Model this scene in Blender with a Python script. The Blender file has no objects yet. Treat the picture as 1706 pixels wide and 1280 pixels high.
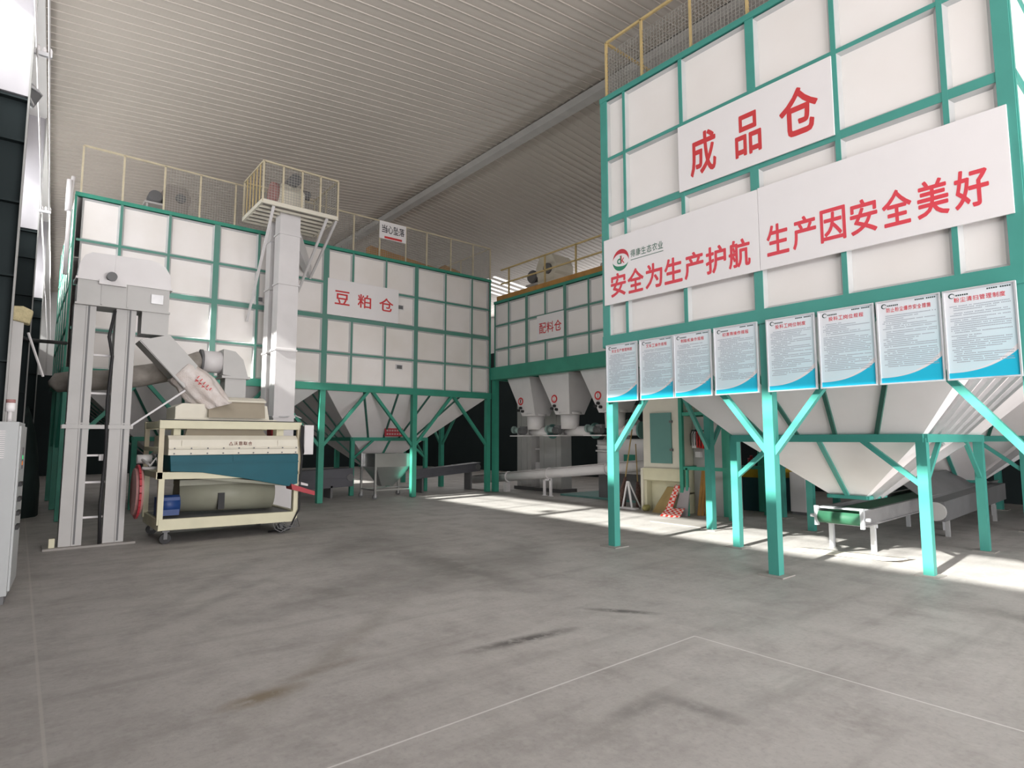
import bpy, math, random
from mathutils import Vector, Matrix, Quaternion
random.seed(7)
PI = math.pi
scene = bpy.context.scene
COL = scene.collection

# ------------------------------------------------------------------ camera
cam_d = bpy.data.cameras.new('camera')
cam_d.sensor_width = 36.0
cam_d.lens = 994.0 / 1706.0 * 36.0
cam_d.clip_end = 300
cam = bpy.data.objects.new('camera', cam_d)
COL.objects.link(cam)
cam.location = (0, 0, 1.6)
cam.rotation_euler = (math.radians(90 + 5.345), 0, math.radians(-39.5))
scene.camera = cam

# ------------------------------------------------------------------ view, world, daylight
scene.view_settings.view_transform = 'Standard'
scene.view_settings.look = 'None'
scene.view_settings.gamma = 1.0
scene.view_settings.use_curve_mapping = False
scene.view_settings.exposure = 0.38
world = bpy.data.worlds.new('sky')
scene.world = world
world.use_nodes = True
wb = world.node_tree.nodes['Background']
wb.inputs[0].default_value = (0.93, 0.96, 1.0, 1)
wb.inputs[1].default_value = 0.72

def lamp(name, kind, loc, direction, energy, color=(1, 1, 1), sx=1, sy=1, spread=PI):
    d = bpy.data.lights.new(name, kind)
    d.energy = energy
    d.color = color
    if kind == 'AREA':
        d.shape = 'RECTANGLE'; d.size = sx; d.size_y = sy; d.spread = spread
    o = bpy.data.objects.new(name, d)
    COL.objects.link(o)
    o.location = loc
    o.rotation_euler = Vector(direction).to_track_quat('-Z', 'Y').to_euler()
    return o

sun = lamp('sun', 'SUN', (-10, 0, 12), (0.845, 0.06, -0.53), 14, (1.0, 0.97, 0.92))
sun.data.angle = math.radians(1.2)
# daylight entering by the gate behind the photographer and by the high windows of the left wall, plus added fills
lamp('gate_daylight', 'AREA', (4.5, -6.3, 3.2), (0, 1, -0.1), 880, (1.0, 0.965, 0.965), 10, 5.6)
lamp('ceiling_bounce_fill', 'AREA', (4.5, -6.2, 0.9), (0, 1, 0.6), 440, (1.0, 0.955, 0.93), 10, 1.6)  # added upward fill for the ceiling, as if off a sunlit yard
lamp('overhead_fill', 'AREA', (2.6, 0.6, 8.15), (0.0, 0.35, -1), 90, (1.0, 0.97, 0.97), 5, 6)  # added overhead fill for the floor; no roof light is built here
lamp('high_window_daylight', 'AREA', (-0.58, 17.0, 6.45), (1, -0.035, -0.2), 480, (1.0, 0.975, 0.985), 26, 1.1)
lamp('right_slope_fill', 'AREA', (19.2, 20.0, 7.3), (-1, 0.0, 0.1), 430, (1.0, 0.98, 0.98), 22, 0.9)  # added fill for the dark right roof slope; wall_right has no windows

# ------------------------------------------------------------------ materials
def mat(name, color, rough=0.55, metal=0.0, vary=0.06, scale=3.0, color2=None, bump=0.0, bscale=40.0, spec=0.4):
    m = bpy.data.materials.new(name)
    m.use_nodes = True
    nt = m.node_tree
    b = nt.nodes['Principled BSDF']
    b.inputs['Roughness'].default_value = rough
    b.inputs['Metallic'].default_value = metal
    b.inputs['Specular IOR Level'].default_value = spec
    tc = nt.nodes.new('ShaderNodeTexCoord')
    nz = nt.nodes.new('ShaderNodeTexNoise')
    nz.inputs['Scale'].default_value = scale
    nz.inputs['Detail'].default_value = 5
    nt.links.new(tc.outputs['Object'], nz.inputs['Vector'])
    mx = nt.nodes.new('ShaderNodeMix'); mx.data_type = 'RGBA'
    rmp = nt.nodes.new('ShaderNodeMapRange')
    rmp.inputs[1].default_value = 0.35; rmp.inputs[2].default_value = 0.7
    nt.links.new(nz.outputs['Fac'], rmp.inputs[0])
    nt.links.new(rmp.outputs[0], mx.inputs[0])
    c2 = color2 if color2 else tuple(max(0, c * (1 - vary * 2)) for c in color)
    mx.inputs[6].default_value = (*color, 1)
    mx.inputs[7].default_value = (*c2, 1)
    nt.links.new(mx.outputs[2], b.inputs['Base Color'])
    if bump:
        n2 = nt.nodes.new('ShaderNodeTexNoise'); n2.inputs['Scale'].default_value = bscale
        nt.links.new(tc.outputs['Object'], n2.inputs['Vector'])
        bp = nt.nodes.new('ShaderNodeBump'); bp.inputs['Strength'].default_value = bump
        bp.inputs['Distance'].default_value = 0.02
        nt.links.new(n2.outputs['Fac'], bp.inputs['Height'])
        nt.links.new(bp.outputs[0], b.inputs['Normal'])
    return m

def emit(name, color, strength):
    m = bpy.data.materials.new(name); m.use_nodes = True
    nt = m.node_tree
    nt.nodes.clear()
    e = nt.nodes.new('ShaderNodeEmission'); o = nt.nodes.new('ShaderNodeOutputMaterial')
    e.inputs[0].default_value = (*color, 1); e.inputs[1].default_value = strength
    nt.links.new(e.outputs[0], o.inputs[0])
    return m

def glass(name):
    m = bpy.data.materials.new(name); m.use_nodes = True
    nt = m.node_tree
    nt.nodes.clear()
    t = nt.nodes.new('ShaderNodeBsdfTransparent'); g = nt.nodes.new('ShaderNodeBsdfGlossy')
    mx = nt.nodes.new('ShaderNodeMixShader'); o = nt.nodes.new('ShaderNodeOutputMaterial')
    t.inputs[0].default_value = (0.93, 0.96, 0.95, 1); g.inputs['Roughness'].default_value = 0.05
    mx.inputs[0].default_value = 0.06
    nt.links.new(t.outputs[0], mx.inputs[1]); nt.links.new(g.outputs[0], mx.inputs[2]); nt.links.new(mx.outputs[0], o.inputs[0])
    return m

GREEN = mat('green_paint', (0.065, 0.32, 0.27), 0.42, vary=0.05, scale=2.0)
GREEN2 = mat('green_paint_shaded', (0.045, 0.29, 0.205), 0.45, vary=0.08, scale=2.0)  # same paint as GREEN, darkened for the shade on the back bins
GREENL = mat('dusty_shaded_green_paint', (0.085, 0.27, 0.215), 0.5, color2=(0.13, 0.26, 0.22), scale=0.8)  # dust and shadow haze both greyed into the bar colour
LIP = mat('grey_sheet_edge', (0.52, 0.53, 0.53), 0.5)
GREEND = mat('green_paint_dark', (0.03, 0.13, 0.10), 0.5, vary=0.08)
PANEL = mat('white_sheet_steel', (0.88, 0.845, 0.83), 0.5, color2=(0.83, 0.79, 0.765), scale=0.9)
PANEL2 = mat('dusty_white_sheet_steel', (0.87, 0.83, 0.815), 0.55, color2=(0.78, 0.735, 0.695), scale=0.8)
HOP = mat('hopper_sheet_steel', (0.87, 0.83, 0.835), 0.5, color2=(0.78, 0.74, 0.74), scale=1.1)
BOARD = mat('sign_board_white', (0.84, 0.81, 0.82), 0.4, vary=0.01)
RED = mat('red_lettering', (0.62, 0.045, 0.05), 0.5, vary=0.02)
ROSE = mat('rose_red_lettering', (0.74, 0.06, 0.085), 0.5, vary=0.02)  # brighter, pinker red than RED
BLACK = mat('black_lettering', (0.02, 0.02, 0.03), 0.5)
GREY = mat('grey_machine_paint', (0.49, 0.48, 0.47), 0.45, vary=0.04, scale=2.5)
GREYL = mat('light_grey_paint', (0.70, 0.675, 0.68), 0.45, vary=0.03)
GREYD = mat('dark_grey_paint', (0.15, 0.15, 0.155), 0.5)
SLATE = mat('slate_conveyor_paint', (0.10, 0.10, 0.115), 0.5, vary=0.08)
BLACKM = mat('black_rubber', (0.025, 0.025, 0.027), 0.6)
CREAM = mat('cream_machine_paint', (0.68, 0.645, 0.47), 0.5, vary=0.05)
CREAML = mat('pale_cream_paint', (0.72, 0.68, 0.58), 0.5, vary=0.04)
TAUPE = mat('taupe_sheet', (0.36, 0.315, 0.245), 0.55, vary=0.05)
OLIVE = mat('olive_grey_drum', (0.30, 0.30, 0.235), 0.5, vary=0.06)
TEAL = mat('teal_machine_paint', (0.004, 0.095, 0.13), 0.5, vary=0.06, spec=0.25)
BLUE = mat('blue_motor_paint', (0.015, 0.05, 0.19), 0.45)
REDP = mat('red_paint', (0.42, 0.035, 0.05), 0.45)
EXTR = mat('extinguisher_red', (0.62, 0.035, 0.03), 0.4)
PINK = mat('faded_red_guard', (0.40, 0.20, 0.19), 0.6)
STEEL = mat('galvanised_steel', (0.55, 0.55, 0.56), 0.4, 0.5, vary=0.06, scale=6)
RAILG = mat('worn_steel_rail', (0.27, 0.265, 0.27), 0.45, 0.3, vary=0.1, scale=5)
STAIN = mat('stainless_steel', (0.50, 0.50, 0.50), 0.28, 0.85, vary=0.04)
ALU = mat('aluminium_frame', (0.72, 0.73, 0.76), 0.35, 0.4, vary=0.02)
YEL = mat('pale_yellow_rail_paint', (0.62, 0.47, 0.22), 0.5, vary=0.08, scale=5)
YEL2 = mat('cream_rail_paint', (0.60, 0.53, 0.38), 0.5, vary=0.08, scale=5)
WIRE = mat('mesh_wire', (0.42, 0.41, 0.38), 0.5, 0.3)
ORANGE = mat('ochre_board', (0.48, 0.25, 0.07), 0.6, vary=0.12, scale=4)
CEIL = mat('ceiling_sheet', (0.50, 0.455, 0.41), 0.55, color2=(0.445, 0.405, 0.365), scale=0.25)
WALLD = mat('dark_shaded_wall_paint', (0.022, 0.031, 0.033), 0.7, vary=0.08, scale=1.0, spec=0.15)  # dark paint, darkened further for shade on the walls and column webs
WALLW = mat('white_wall_sheet', (0.72, 0.71, 0.71), 0.55, vary=0.03, scale=0.7)
LILAC = mat('lilac_grey_sheet', (0.40, 0.385, 0.41), 0.55, vary=0.05, scale=0.6)
FLANGE = mat('column_flange_paint', (0.33, 0.33, 0.32), 0.5)
CLOTH = mat('grey_duct_cloth', (0.33, 0.30, 0.27), 0.9, vary=0.15, scale=6, bump=0.4, bscale=9)
SACK = mat('woven_sack', (0.74, 0.69, 0.67), 0.85, color2=(0.60, 0.52, 0.48), scale=5, bump=0.5, bscale=60)
TARP = mat('dark_green_tarp', (0.018, 0.035, 0.033), 0.8, vary=0.2, bump=0.4, bscale=5)
FOAM = mat('yellow_foam', (0.58, 0.50, 0.30), 0.95, vary=0.15, scale=14, bump=0.6)
CARD = mat('cardboard', (0.42, 0.30, 0.13), 0.85)
PAPER = mat('off_white_sheet', (0.76, 0.72, 0.64), 0.8, color2=(0.66, 0.58, 0.45), scale=2)
STRAW = mat('brown_broom_bristle', (0.17, 0.10, 0.085), 0.9, vary=0.25, scale=30)
CABG = mat('cabinet_grey', (0.43, 0.445, 0.45), 0.4, vary=0.02)
DOORG = mat('green_access_door', (0.13, 0.28, 0.255), 0.45, vary=0.03)
PAD = mat('steel_base_plate', (0.33, 0.31, 0.29), 0.6)
CYAN = mat('poster_cyan', (0.02, 0.55, 0.80), 0.4, vary=0.02)
WHITE = mat('poster_white', (0.86, 0.85, 0.88), 0.4, vary=0.0)
INK = mat('poster_ink', (0.40, 0.46, 0.53), 0.6)
GLASS = glass('window_glass')
SKYL = emit('daylit_translucent_sheet', (1.0, 0.99, 0.97), 1.3)
GLOWG = emit('green_display', (0.1, 0.9, 0.3), 0.7)
GLOWO = emit('amber_display', (0.9, 0.25, 0.05), 0.6)

def poster_mat():
    m = bpy.data.materials.new('poster_print'); m.use_nodes = True
    nt = m.node_tree; b = nt.nodes['Principled BSDF']
    b.inputs['Roughness'].default_value = 0.35
    tc = nt.nodes.new('ShaderNodeTexCoord'); sp = nt.nodes.new('ShaderNodeSeparateXYZ')
    nt.links.new(tc.outputs['Object'], sp.inputs[0])
    ma = nt.nodes.new('ShaderNodeMath'); ma.operation = 'MULTIPLY_ADD'
    ma.inputs[1].default_value = -0.9; ma.inputs[2].default_value = 0.75
    nt.links.new(sp.outputs[2], ma.inputs[0])
    mb = nt.nodes.new('ShaderNodeMath'); mb.operation = 'MULTIPLY_ADD'; mb.inputs[1].default_value = 0.7
    nt.links.new(sp.outputs[0], mb.inputs[0]); nt.links.new(ma.outputs[0], mb.inputs[2])
    cr = nt.nodes.new('ShaderNodeValToRGB')
    cr.color_ramp.elements[0].position = 0.0; cr.color_ramp.elements[0].color = (0.84, 0.83, 0.87, 1)
    cr.color_ramp.elements[1].position = 0.75; cr.color_ramp.elements[1].color = (0.68, 0.86, 0.93, 1)
    nt.links.new(mb.outputs[0], cr.inputs[0]); nt.links.new(cr.outputs[0], b.inputs['Base Color'])
    return m
POSTER = poster_mat()

DK = (0.12, 0.112, 0.108)
SC = ((3.24, 3.77), (4.46, 3.80), (1.43, 4.0), (1.75, 4.08), (2.95, 2.40), (3.24, 2.18), (4.37, 6.59), (3.91, 8.61))
SA = (-0.11, -0.94, 0.14, 0.16, -0.01, -1.41, -1.57, 0.66)
SL = (0.44, 0.28, 0.26, 0.35, 0.22, 0.24, 1.75, 1.27)
SPOTS = ((1.28, 4.0, SA[2], SL[2] * 1.3, 0.13, (0.19, 0.15, 0.10), 0.9, 9), (1.75, 4.2, SA[3], SL[3] * 1.3, 0.08, (0.22, 0.19, 0.16), 0.6, 9),
         (*SC[0], SA[0], SL[0] * 1.5, 0.10, DK, 1.0, 12), (*SC[1], SA[1], SL[1] * 1.5, 0.08, DK, 1.0, 12),
         (*SC[4], SA[4], SL[4] * 1.5, 0.10, (0.17, 0.16, 0.155), 0.6, 8), (*SC[5], SA[5], SL[5] * 1.5, 0.10, (0.16, 0.15, 0.145), 0.65, 8),
         (*SC[6], SA[6], SL[6] * 1.3, 0.45, (0.17, 0.16, 0.15), 0.65, 3), (*SC[7], SA[7], SL[7] * 1.3, 0.35, (0.17, 0.16, 0.15), 0.6, 3),
         (2.75, 6.3, 0.5, 1.9, 0.3, (0.18, 0.17, 0.16), 0.5, 4), (1.9, 7.6, 0.9, 1.7, 0.16, (0.2, 0.19, 0.18), 0.45, 5), (1.6, 6.6, 0.75, 1.5, 0.12, (0.2, 0.19, 0.18), 0.45, 5),
         (4.3, 6.3, 0.3, 2.2, 0.8, (0.18, 0.17, 0.16), 0.55, 3), (5.6, 6.5, 0.9, 1.9, 0.5, (0.19, 0.18, 0.17), 0.5, 4), (4.4, 8.6, 1.2, 2.6, 0.9, (0.20, 0.19, 0.18), 0.5, 3),
         (2.0, 4.5, 0.75, 1.9, 0.14, (0.22, 0.20, 0.17), 0.4, 6), (6.3, 3.0, 0.2, 1.2, 0.4, (0.2, 0.19, 0.18), 0.4, 4))
def floor_mat():
    m = bpy.data.materials.new('worn_concrete'); m.use_nodes = True
    nt = m.node_tree; L = nt.links; N = nt.nodes
    b = N['Principled BSDF']
    tc = N.new('ShaderNodeTexCoord')
    def noise(scale, detail=6, stretch=None, rough=0.6):
        n = N.new('ShaderNodeTexNoise'); n.inputs['Scale'].default_value = scale
        n.inputs['Detail'].default_value = detail; n.inputs['Roughness'].default_value = rough
        if stretch:
            mp = N.new('ShaderNodeMapping'); mp.inputs['Scale'].default_value = stretch[0]
            mp.inputs['Rotation'].default_value = (0, 0, stretch[1])
            L.new(tc.outputs['Object'], mp.inputs[0]); L.new(mp.outputs[0], n.inputs['Vector'])
        else:
            L.new(tc.outputs['Object'], n.inputs['Vector'])
        return n.outputs['Fac']
    def rng(x, a, c, lo, hi):
        r = N.new('ShaderNodeMapRange')
        r.inputs[1].default_value = a; r.inputs[2].default_value = c; r.inputs[3].default_value = lo; r.inputs[4].default_value = hi
        L.new(x, r.inputs[0]); return r.outputs[0]
    def mul(x, y):
        k = N.new('ShaderNodeMath'); k.operation = 'MULTIPLY'
        for i, q in enumerate((x, y)):
            if isinstance(q, (int, float)): k.inputs[i].default_value = q
            else: L.new(q, k.inputs[i])
        return k.outputs[0]
    def mixc(f, a, c):
        k = N.new('ShaderNodeMix'); k.data_type = 'RGBA'
        L.new(f, k.inputs[0])
        for i, q in ((6, a), (7, c)):
            if isinstance(q, tuple): k.inputs[i].default_value = (*q, 1)
            else: L.new(q, k.inputs[i])
        return k.outputs[2]
    col = mixc(rng(noise(0.35), 0.35, 0.68, 0, 1), (0.43, 0.408, 0.39), (0.335, 0.317, 0.303))
    col = mixc(rng(noise(2.2, 8), 0.45, 0.75, 0, 0.75), col, (0.25, 0.235, 0.223))
    col = mixc(rng(noise(14, 8), 0.46, 0.72, 0, 0.45), col, (0.46, 0.44, 0.42))
    col = mixc(rng(noise(30, 8), 0.5, 0.75, 0, 0.35), col, (0.20, 0.19, 0.18))
    # tyre sweeps
    col = mixc(rng(noise(1.3, 6, ((0.35, 2.6, 1), 0.35)), 0.52, 0.70, 0, 0.55), col, (0.24, 0.225, 0.21))
    col = mixc(rng(noise(1.0, 6, ((2.2, 0.4, 1), 0.6)), 0.54, 0.72, 0, 0.4), col, (0.47, 0.45, 0.43))
    sp = N.new('ShaderNodeSeparateXYZ'); L.new(tc.outputs['Object'], sp.inputs[0])
    def spot(cx, cy, ang, a, bb, dark, amount, nscale=6):
        mp = N.new('ShaderNodeMapping'); mp.vector_type = 'TEXTURE'
        mp.inputs['Location'].default_value = (cx, cy, 0); mp.inputs['Rotation'].default_value = (0, 0, ang)
        mp.inputs['Scale'].default_value = (a, bb, 1)
        L.new(tc.outputs['Object'], mp.inputs[0])
        ln = N.new('ShaderNodeVectorMath'); ln.operation = 'LENGTH'; L.new(mp.outputs[0], ln.inputs[0])
        f = rng(ln.outputs['Value'], 0.25, 1.0, 1, 0)
        nn = rng(noise(nscale, 6), 0.25, 0.52, 0, amount)
        return mul(f, nn), dark
    for args in SPOTS:
        f, dk = spot(*args)
        col = mixc(f, col, dk)
    # saw-cut joints: one along X up to X=4.37 and one along Y, one by the left wall
    def line(axis, v, w, other=None, omax=None):
        d = N.new('ShaderNodeMath'); d.operation = 'SUBTRACT'; L.new(sp.outputs[axis], d.inputs[0]); d.inputs[1].default_value = v
        a = N.new('ShaderNodeMath'); a.operation = 'ABSOLUTE'; L.new(d.outputs[0], a.inputs[0])
        f = rng(a.outputs[0], w * 0.5, w, 0.65, 0)
        if other is not None:
            c = N.new('ShaderNodeMath'); c.operation = 'LESS_THAN'; L.new(sp.outputs[other], c.inputs[0]); c.inputs[1].default_value = omax
            f = mul(f, c.outputs[0])
        return f
    col = mixc(line(1, 2.95, 0.009, 0, 4.37), col, (0.72, 0.71, 0.69))
    col = mixc(line(0, 4.37, 0.009, 1, 2.95), col, (0.72, 0.71, 0.69))
    col = mixc(line(0, 0.2, 0.012), col, (0.45, 0.43, 0.40))
    L.new(col, b.inputs['Base Color'])
    L.new(rng(noise(1.1), 0.3, 0.7, 0.48, 0.75), b.inputs['Roughness'])
    bp = N.new('ShaderNodeBump'); bp.inputs['Strength'].default_value = 0.12; bp.inputs['Distance'].default_value = 0.01
    L.new(noise(45, 6), bp.inputs['Height']); L.new(bp.outputs[0], b.inputs['Normal'])
    return m
CONC = floor_mat()

# ------------------------------------------------------------------ mesh helpers
class MB:
    def __init__(s): s.v = []; s.f = []; s.mi = []; s.sm = []; s.m = 0
    def add(s, vs, fs, smooth=False):
        o = len(s.v)
        s.v += [Vector(p) for p in vs]
        for i, f in enumerate(fs):
            s.f.append([o + k for k in f]); s.mi.append(s.m)
            s.sm.append(smooth if isinstance(smooth, bool) else smooth[i])
        return s
    def box(s, x0, x1, y0, y1, z0, z1):
        vs = [(x, y, z) for x in (x0, x1) for y in (y0, y1) for z in (z0, z1)]
        return s.add(vs, [(0, 1, 3, 2), (4, 6, 7, 5), (0, 4, 5, 1), (2, 3, 7, 6), (0, 2, 6, 4), (1, 5, 7, 3)])
    def bar(s, p, q, w, h=None, up=(0, 0, 1)):
        p = Vector(p); q = Vector(q); h = h or w
        d = (q - p).normalized(); u = Vector(up)
        if abs(d.dot(u)) > 0.98: u = Vector((0, 1, 0)) if abs(d.y) < 0.9 else Vector((1, 0, 0))
        a = d.cross(u).normalized(); c = a.cross(d).normalized()
        vs = [e + a * (w / 2 * i) + c * (h / 2 * j) for e in (p, q) for i, j in ((-1, -1), (1, -1), (1, 1), (-1, 1))]
        return s.add(vs, [(3, 2, 1, 0), (4, 5, 6, 7), (0, 1, 5, 4), (1, 2, 6, 5), (2, 3, 7, 6), (3, 0, 4, 7)])
    def loft(s, rings, caps=True, smooth=True, closed=True):
        n = len(rings[0]); vs = [p for r in rings for p in r]; fs = []; sm = []
        for i in range(len(rings) - 1):
            for j in range(n if closed else n - 1):
                k = (j + 1) % n
                fs.append((i * n + j, i * n + k, (i + 1) * n + k, (i + 1) * n + j)); sm.append(smooth)
        if caps:
            fs.append(tuple(reversed(range(n)))); sm.append(False)
            fs.append(tuple((len(rings) - 1) * n + j for j in range(n))); sm.append(False)
        return s.add(vs, fs, sm)
    def ring(s, c, d, r, n=14, ry=None, up=(0, 0, 1)):
        d = Vector(d).normalized(); u = Vector(up)
        if abs(d.dot(u)) > 0.98: u = Vector((0, 1, 0)) if abs(d.y) < 0.9 else Vector((1, 0, 0))
        a = d.cross(u).normalized(); b = a.cross(d).normalized(); ry = ry or r; c = Vector(c)
        return [c + a * (r * math.cos(2 * PI * k / n)) + b * (ry * math.sin(2 * PI * k / n)) for k in range(n)]
    def cyl(s, p, q, r, r1=None, n=16):
        p = Vector(p); q = Vector(q); d = q - p
        return s.loft([s.ring(p, d, r, n), s.ring(q, d, r if r1 is None else r1, n)])
    def tube(s, pts, r, n=8):
        pts = [Vector(p) for p in pts]; rings = []
        for i, p in enumerate(pts):
            d = (pts[min(i + 1, len(pts) - 1)] - pts[max(i - 1, 0)])
            rings.append(s.ring(p, d, r, n))
        return s.loft(rings)
    def prism(s, poly, vec):
        n = len(poly); vec = Vector(vec); a = [Vector(p) for p in poly]
        fs = [tuple(range(n)), tuple(reversed(range(n, 2 * n)))]
        for i in range(n): fs.append((i, n + i, n + (i + 1) % n, (i + 1) % n))
        return s.add(a + [p + vec for p in a], fs)
    def rects(s, secs, caps=True):
        """loft through horizontal rectangles (x0,x1,y0,y1,z)"""
        rings = [[(a, c, z), (b, c, z), (b, d, z), (a, d, z)] for a, b, c, d, z in secs]
        return s.loft(rings, caps, False)
    def ball(s, c, r, n=10):
        c = Vector(c); rings = []
        for i in range(1, n):
            t = PI * i / n; rings.append([c + Vector((r * math.sin(t) * math.cos(2 * PI * k / 14), r * math.sin(t) * math.sin(2 * PI * k / 14), -r * math.cos(t))) for k in range(14)])
        return s.loft(rings)
    def build(s, name, mats, root=None, parent=None, bevel=0.0, world=False, loc=None):
        """link as ONE mesh. root: the thing the coordinates are local to; parent: direct parent (root by default)"""
        me = bpy.data.meshes.new(name)
        vs = s.v
        if world and root is not None:
            inv = root.matrix_basis.inverted(); vs = [inv @ p for p in vs]
        if loc is not None:
            L = Vector(loc); vs = [p - L for p in vs]
        me.from_pydata([tuple(p) for p in vs], [], s.f)
        for m in (mats if isinstance(mats, (list, tuple)) else [mats]): me.materials.append(m)
        me.polygons.foreach_set('material_index', s.mi)
        me.polygons.foreach_set('use_smooth', s.sm)
        me.update()
        o = bpy.data.objects.new(name, me); COL.objects.link(o)
        if loc is not None: o.location = loc
        p = parent if parent is not None else root
        if p is not None: o.parent = p
        if bevel:
            bv = o.modifiers.new('edge', 'BEVEL'); bv.width = bevel; bv.segments = 2; bv.limit_method = 'ANGLE'; bv.angle_limit = 0.7
        return o

def tag(o, label=None, cat=None, group=None, kind=None):
    if label: o['label'] = label
    if cat: o['category'] = cat
    if group: o['group'] = group
    if kind: o['kind'] = kind
    return o
def thing(name, label, cat, loc=(0, 0, 0), rz=0.0, group=None):
    o = bpy.data.objects.new(name, None); COL.objects.link(o)
    o.empty_display_size = 0.2
    o.location = loc; o.rotation_euler = (0, 0, rz)
    o.matrix_basis = Matrix.Translation(Vector(loc)) @ Matrix.Rotation(rz, 4, 'Z')
    return tag(o, label, cat, group)
def bx(*a): return MB().box(*a)
def br(*a, **k): return MB().bar(*a, **k)

def glyphs(text, off=0.0):
    """list of (verts2d, faces) one per character, plus em boxes; from the built-in typeface"""
    out = []
    for ch in text:
        cu = bpy.data.curves.new('t', 'FONT'); cu.body = ch; cu.size = 1.0; cu.offset = off
        cu.resolution_u = 3
        ob = bpy.data.objects.new('t', cu); COL.objects.link(ob)
        bpy.context.view_layer.update()
        dg = bpy.context.evaluated_depsgraph_get()
        me = bpy.data.meshes.new_from_object(ob.evaluated_get(dg))
        out.append(([(v.co.x, v.co.y) for v in me.vertices], [tuple(p.vertices) for p in me.polygons]))
        bpy.data.meshes.remove(me); bpy.data.objects.remove(ob); bpy.data.curves.remove(cu)
    return out
_cache = {}
def glyph(ch, off):
    k = (ch, off)
    if k not in _cache: _cache[k] = glyphs(ch, off)[0]
    return _cache[k]
def letter(mb, ch, x0, x1, z0, z1, y, off=0.02, fill=True, skew=0.0):
    """put one character into the box, on the plane y, facing -y"""
    vs, fs = glyph(ch, 0.0)
    if not vs: return
    ax = min(v[0] for v in vs); bxx = max(v[0] for v in vs); az = min(v[1] for v in vs); bz = max(v[1] for v in vs)
    if not fill:
        ax, bxx, az, bz = -0.02, 0.98, -0.12, 0.88
    pts = [(x0 + (v[0] - ax) / max(1e-6, bxx - ax) * (x1 - x0), y, z0 + (v[1] - az) / max(1e-6, bz - az) * (z1 - z0)) for v in vs]
    bx_ = off * (x1 - x0); bz_ = off * (z1 - z0)
    for k, (i, j) in enumerate(((0, 0), (1, 0), (-1, 0), (0, 1), (0, -1), (.7, .7), (-.7, .7), (.7, -.7), (-.7, -.7)) if off > 0.004 else ((0, 0),)):
        mb.add([(p[0] + i * bx_, p[1] - 0.00004 * k, p[2] + j * bz_) for p in pts], fs)
def line_of(mb, text, x0, x1, zc, h, y, off=0.02, gap=0.1):
    n = len(text); p = (x1 - x0) / n
    for i, ch in enumerate(text):
        if ch != ' ': letter(mb, ch, x0 + p * i + p * gap / 2, x0 + p * (i + 1) - p * gap / 2, zc - h / 2, zc + h / 2, y, off)

# ------------------------------------------------------------------ the hall
def structure(o, label=None): return tag(o, label, None, None, 'structure')
XW = lambda y: -0.945 + 0.035 * y          # inner face of the left wall
Y0, Y1, XR, XRIDGE, ZE = -6.0, 34.0, 19.3, 9.28, 8.2
ZC = lambda x: ZE + 0.105 * (x + 0.3) if x <= XRIDGE else ZE + 0.105 * (XRIDGE + 0.3) - 0.105 * (x - XRIDGE)
structure(MB().add([(-14, -16, 0), (24, -16, 0), (24, Y1 + 1, 0), (-14, Y1 + 1, 0)], [(0, 1, 2, 3)]).build('floor', CONC))
mb = MB()
prof = []
y = Y0 - 0.3
while y < Y1 + 0.2:
    prof += [(y, 0.0), (y + 0.192, 0.0), (y + 0.198, -0.014), (y + 0.212, -0.014), (y + 0.218, 0.0)]
    y += 0.2245
xs = [-2.2, XRIDGE, 20.6]
for a, b in ((0, 1), (1, 2)):
    vs = [(x, yy, ZC(x) + dz) for x in (xs[a], xs[b]) for yy, dz in prof]; n = len(prof)
    mb.add(vs, [(i, i + 1, n + i + 1, n + i) for i in range(n - 1)])
n = len(prof)
vs = [(x, yy, ZC(x) + 0.12) for x in xs for yy in (Y0 - 0.3, Y1 + 0.3)]
mb.add(vs, [(0, 1, 3, 2), (2, 3, 5, 4)])
structure(mb.build('ceiling', CEIL))
mb = MB()
zr = ZC(XRIDGE)
mb.prism([(XRIDGE - 0.22, Y0, zr - 0.06), (XRIDGE + 0.22, Y0, zr - 0.06), (XRIDGE + 0.12, Y0, zr - 0.16), (XRIDGE - 0.12, Y0, zr - 0.16)], (0, Y1 - Y0, 0))
structure(mb.build('trim_1', mat('ridge_cover_sheet', (0.40, 0.385, 0.365), 0.5)))
def wallseg(z0, z1, t=0.1, ya=-16, yb=Y1):
    return MB().prism([(XW(ya), ya, z0), (XW(yb), yb, z0), (XW(yb) - t, yb, z0), (XW(ya) - t, ya, z0)], (0, 0, z1 - z0))
mb = wallseg(0, 5.55)
structure(mb.build('wall_left', WALLD))
WB, WT = 5.8, 7.1
mb = wallseg(5.55, WB, 0.1)
mb2 = wallseg(WT, 9.2, 0.1)
mb.add(mb2.v, mb2.f)
structure(mb.build('wall_left_upper', WALLW))
structure(MB().prism([(XW(Y0), Y0, 7.98), (XW(Y1), Y1, 7.98), (XW(Y1) + 0.5, Y1, 7.98), (XW(Y0) + 0.5, Y0, 7.98)], (0, 0, 0.14)).build('trim_2', WALLW))
BAY = [-16.0, -4.0, 2.4, 8.95, 14.75, 21.9, 28.6, 34.0]
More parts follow.
